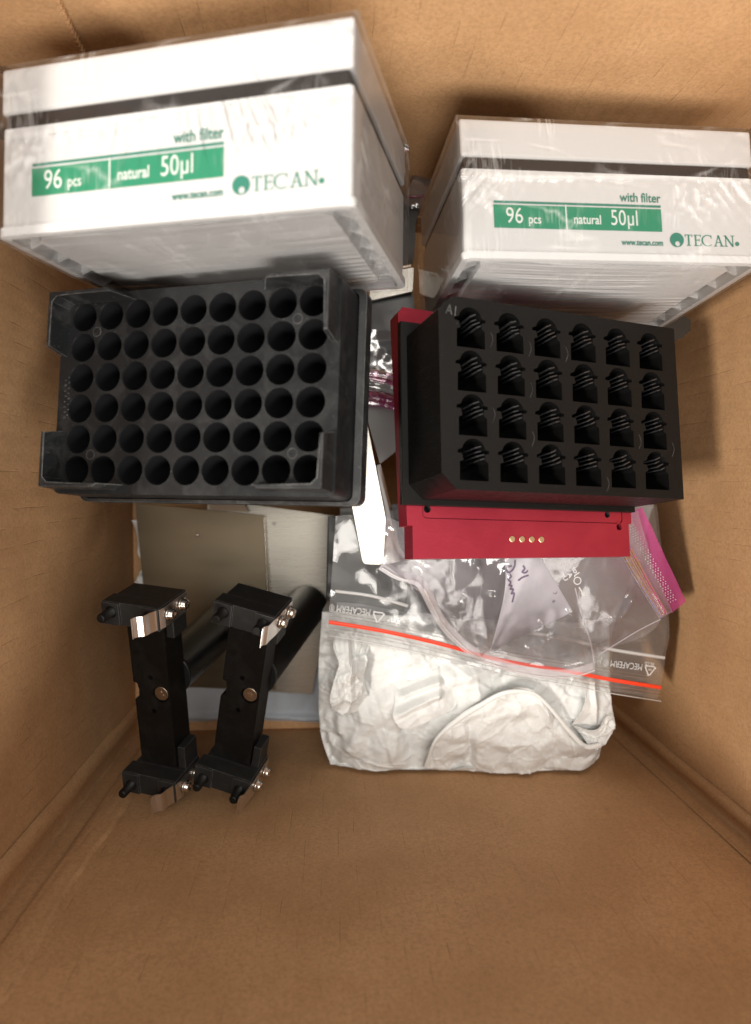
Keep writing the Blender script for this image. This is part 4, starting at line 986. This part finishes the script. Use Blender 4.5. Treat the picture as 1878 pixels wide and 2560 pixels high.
for s, px, py, sz in (('OC\u00ae', 1388, 1488, 14), ('B', 1384, 1508, 10)):
    w = near_z(P, px, py, .0008); M = Matrix.Translation(Vector(w)) @ Matrix.Rotation(math.radians(130), 4, 'Z') @ Matrix.Scale(-1, 4, (0, 1, 0))
    o = text('printed_text', s, sz / 4500.0, INK, cd, (0, 0, 0), matrix=M); o.matrix_parent_inverse = cd.matrix_world.inverted()

# ================================================================== THINGS IN THE GAPS
ZOFF = 0.0
# long sandblasted bracket running up under the rack
br = thing('aluminium_bracket', 'bright sandblasted aluminium strip poking out between rack and red plate', 'metal bracket', Matrix.Translation((.03, 0, .08)))
P = [at(918, 1060, .124), at(938, 1160, .122), at(965, 1298, .118), at(958, 1412, .114), at(908, 1410, .114), at(880, 1262, .118), at(840, 1060, .124)]
bm = bmesh.new(); top = [bm.verts.new(tuple(p)) for p in P]; bot = [bm.verts.new(tuple(p - np.array([0, 0, .003]))) for p in P]; n = len(P)
bm.faces.new(top); bm.faces.new(bot[::-1])
for k in range(n): bm.faces.new((top[k], bot[k], bot[(k + 1) % n], top[(k + 1) % n]))
bmesh.ops.bevel(bm, geom=[e for e in bm.edges if (e.verts[0] in top) != (e.verts[1] in top)], offset=.002, segments=3, profile=.5, affect='EDGES')
link('strip', bm_mesh('strip', bm), br, ALU, True)
P = [at(940, 1162, .120), at(966, 1298, .117), at(970, 1298, .112), at(946, 1160, .114)]
link('dark_edge', mesh('dark_edge', P + [p - np.array([0, 0, .012]) for p in P], [(0, 1, 2, 3), (7, 6, 5, 4), (0, 4, 5, 1), (1, 5, 6, 2), (2, 6, 7, 3), (3, 7, 4, 0)]), br, BLACKP, True)
P = coons([(938, 1165, .121), (952, 1160, .116)], [(958, 1412, .113), (1000, 1404, .112), (1040, 1392, .106)], [(938, 1165, .121), (966, 1298, .117), (958, 1412, .113)], [(952, 1160, .116), (1000, 1330, .106), (1040, 1392, .106)], 16, 40)
P[..., 2] -= .001; sheet('bent_flange', P, m_metal('polished_aluminium', (.80, .79, .76), .24, (300, 300, 300), .02), br)
# black instrument housing between the two stacks
hs = thing('black_housing', 'black plastic housing seen down the gap between the tip boxes', 'housing', Matrix.Translation((.03, .08, 0)))
P = [at(905, 752, .098), at(1032, 730, .098), at(1042, 800, .098), at(1030, 838, .098), at(905, 830, .098)]
bm = bmesh.new(); bm_p = [(p[0], p[1]) for p in P]; bm_prism(bm, bm_p[::-1], .0005, .098); link('shell', bm_mesh('shell', bm), hs, BLACKP, True)
sl = flat_plate('aluminium_sheet', 'rough bright aluminium sheet edge below the corner of the upper tip box', [(925, 690), (1035, 668), (1032, 728), (925, 751)], .104, ALU, .003, [], 'metal sheet')
tb_ = thing('black_tool', 'black moulded tool standing in the dark gap between both tip boxes', 'tool', Matrix.Translation((.04, .13, 0)))
P0 = [at(985, 500, .075), at(1048, 515, .075), at(1040, 560, .075), at(1036, 640, .075), at(1030, 664, .075), at(985, 668, .075)]
bm = bmesh.new(); bm_prism(bm, [(p[0], p[1]) for p in P0][::-1], .0005, .075); link('tool_body', bm_mesh('tool_body', bm), tb_, BLACKP, True)
P1 = [at(985, 668, .078), at(1028, 661, .078), at(1028, 667, .078), at(985, 674, .078)]
link('steel_lip', mesh('steel_lip', P1 + [p - np.array([0, 0, .0028]) for p in P1], [(0, 1, 2, 3), (7, 6, 5, 4), (0, 4, 5, 1), (1, 5, 6, 2), (2, 6, 7, 3), (3, 7, 4, 0)]), tb_, STEEL, True)
# small red-line bag standing behind
sb = thing('zip_bag', 'small clear zip bag with red line standing between the tip boxes', 'zip bag', Matrix.Translation((.05, .14, .06)))
P = coons([(1036, 414, .085), (1075, 418, .085), (1110, 424, .085)], [(1005, 515, .08), (1050, 520, .08), (1075, 525, .08)], [(1036, 414, .085), (1030, 450, .09), (1005, 515, .08)], [(1110, 424, .085), (1075, 525, .08)], 40, 40)
P[..., 2] += waves(P, ((60, .006, 41),)); sheet('bag_film', P, ZIPF, sb)
P2 = P.copy(); P2[..., 2] -= .003; sheet('bag_film', P2, ZIPF, sb)
film_line('red_zip_line', P, [(1014, 492), (1040, 491), (1070, 487)], 5, MAGZ, sb, .001)
# magenta zip bag under the red plate in the gap
mb = thing('zip_bag', 'clear zip bag with dark magenta zip in the gap between rack and red plate', 'zip bag', Matrix.Translation((.04, .03, .06)))
P = coons([(905, 820, .100), (1030, 830, .100)], [(905, 985, .096), (1030, 1010, .096)], [(905, 820, .100), (905, 985, .096)], [(1030, 830, .100), (1030, 1010, .096)], 50, 60)
P[..., 2] += waves(P, ((40, .008, 51),)); sheet('bag_film', P, FOIL, mb)
band2 = lambda nm, y0, y1, mat, lift: film_line(nm, P, [(905, y0 - 8), (960, y0), (1030, y0 + 22)], y1 - y0, mat, mb, lift, .0012)
band2('zip_edge', 1000, 1034, MAGZ, .0010); band2('zip_rail', 936, 950, PINKL, .0022); band2('zip_rail', 950, 964, MAGZ, .0018); band2('zip_flange', 964, 990, ZIPF, .0014)
# grey folder sheet under it
gp = flat_plate('grey_sheet', 'dark grey plastic sheet in the gap beside the red plate', [(905, 1000), (1040, 1030), (1040, 1090), (950, 1160), (905, 1150)], .088, m_plastic('grey_sheet_plastic', (.12, .115, .11), .35, .1), .002, [], 'plastic sheet')
# dark clear tray corner behind the printed block at the right wall
ty = thing('clear_tray', 'dark clear tray corner tucked behind the printed block at the box wall', 'tray', Matrix.Translation((.17, .07, .09)))
lp = [at(1640, 800, .120), at(1700, 780, .120), at(1728, 800, .120), at(1726, 825, .120), at(1712, 840, .120), at(1690, 852, .120), at(1640, 860, .120)]
bm = bmesh.new(); bm_prism(bm, [(p[0], p[1]) for p in lp][::-1], .085, .120); link('tray_shell', bm_mesh('tray_shell', bm), ty, m_plastic('smoked_tray', (.03, .028, .026), .2, .05), True)
# black bits and beige lid behind the plates
bt = thing('beige_block', 'beige block under the front edge of the many-holed rack', 'block', Matrix.Translation((-.03, 0, 0)))
P0 = [at(522, 1238, .03), at(600, 1238, .03), at(620, 1280, .03), at(524, 1275, .03)]
bm = bmesh.new(); bm_prism(bm, [(p[0], p[1]) for p in P0][::-1], .0195, .030); link('block_body', bm_mesh('block_body', bm), bt, m_plastic('beige_plastic', (.35, .27, .19), .5, .1), True)
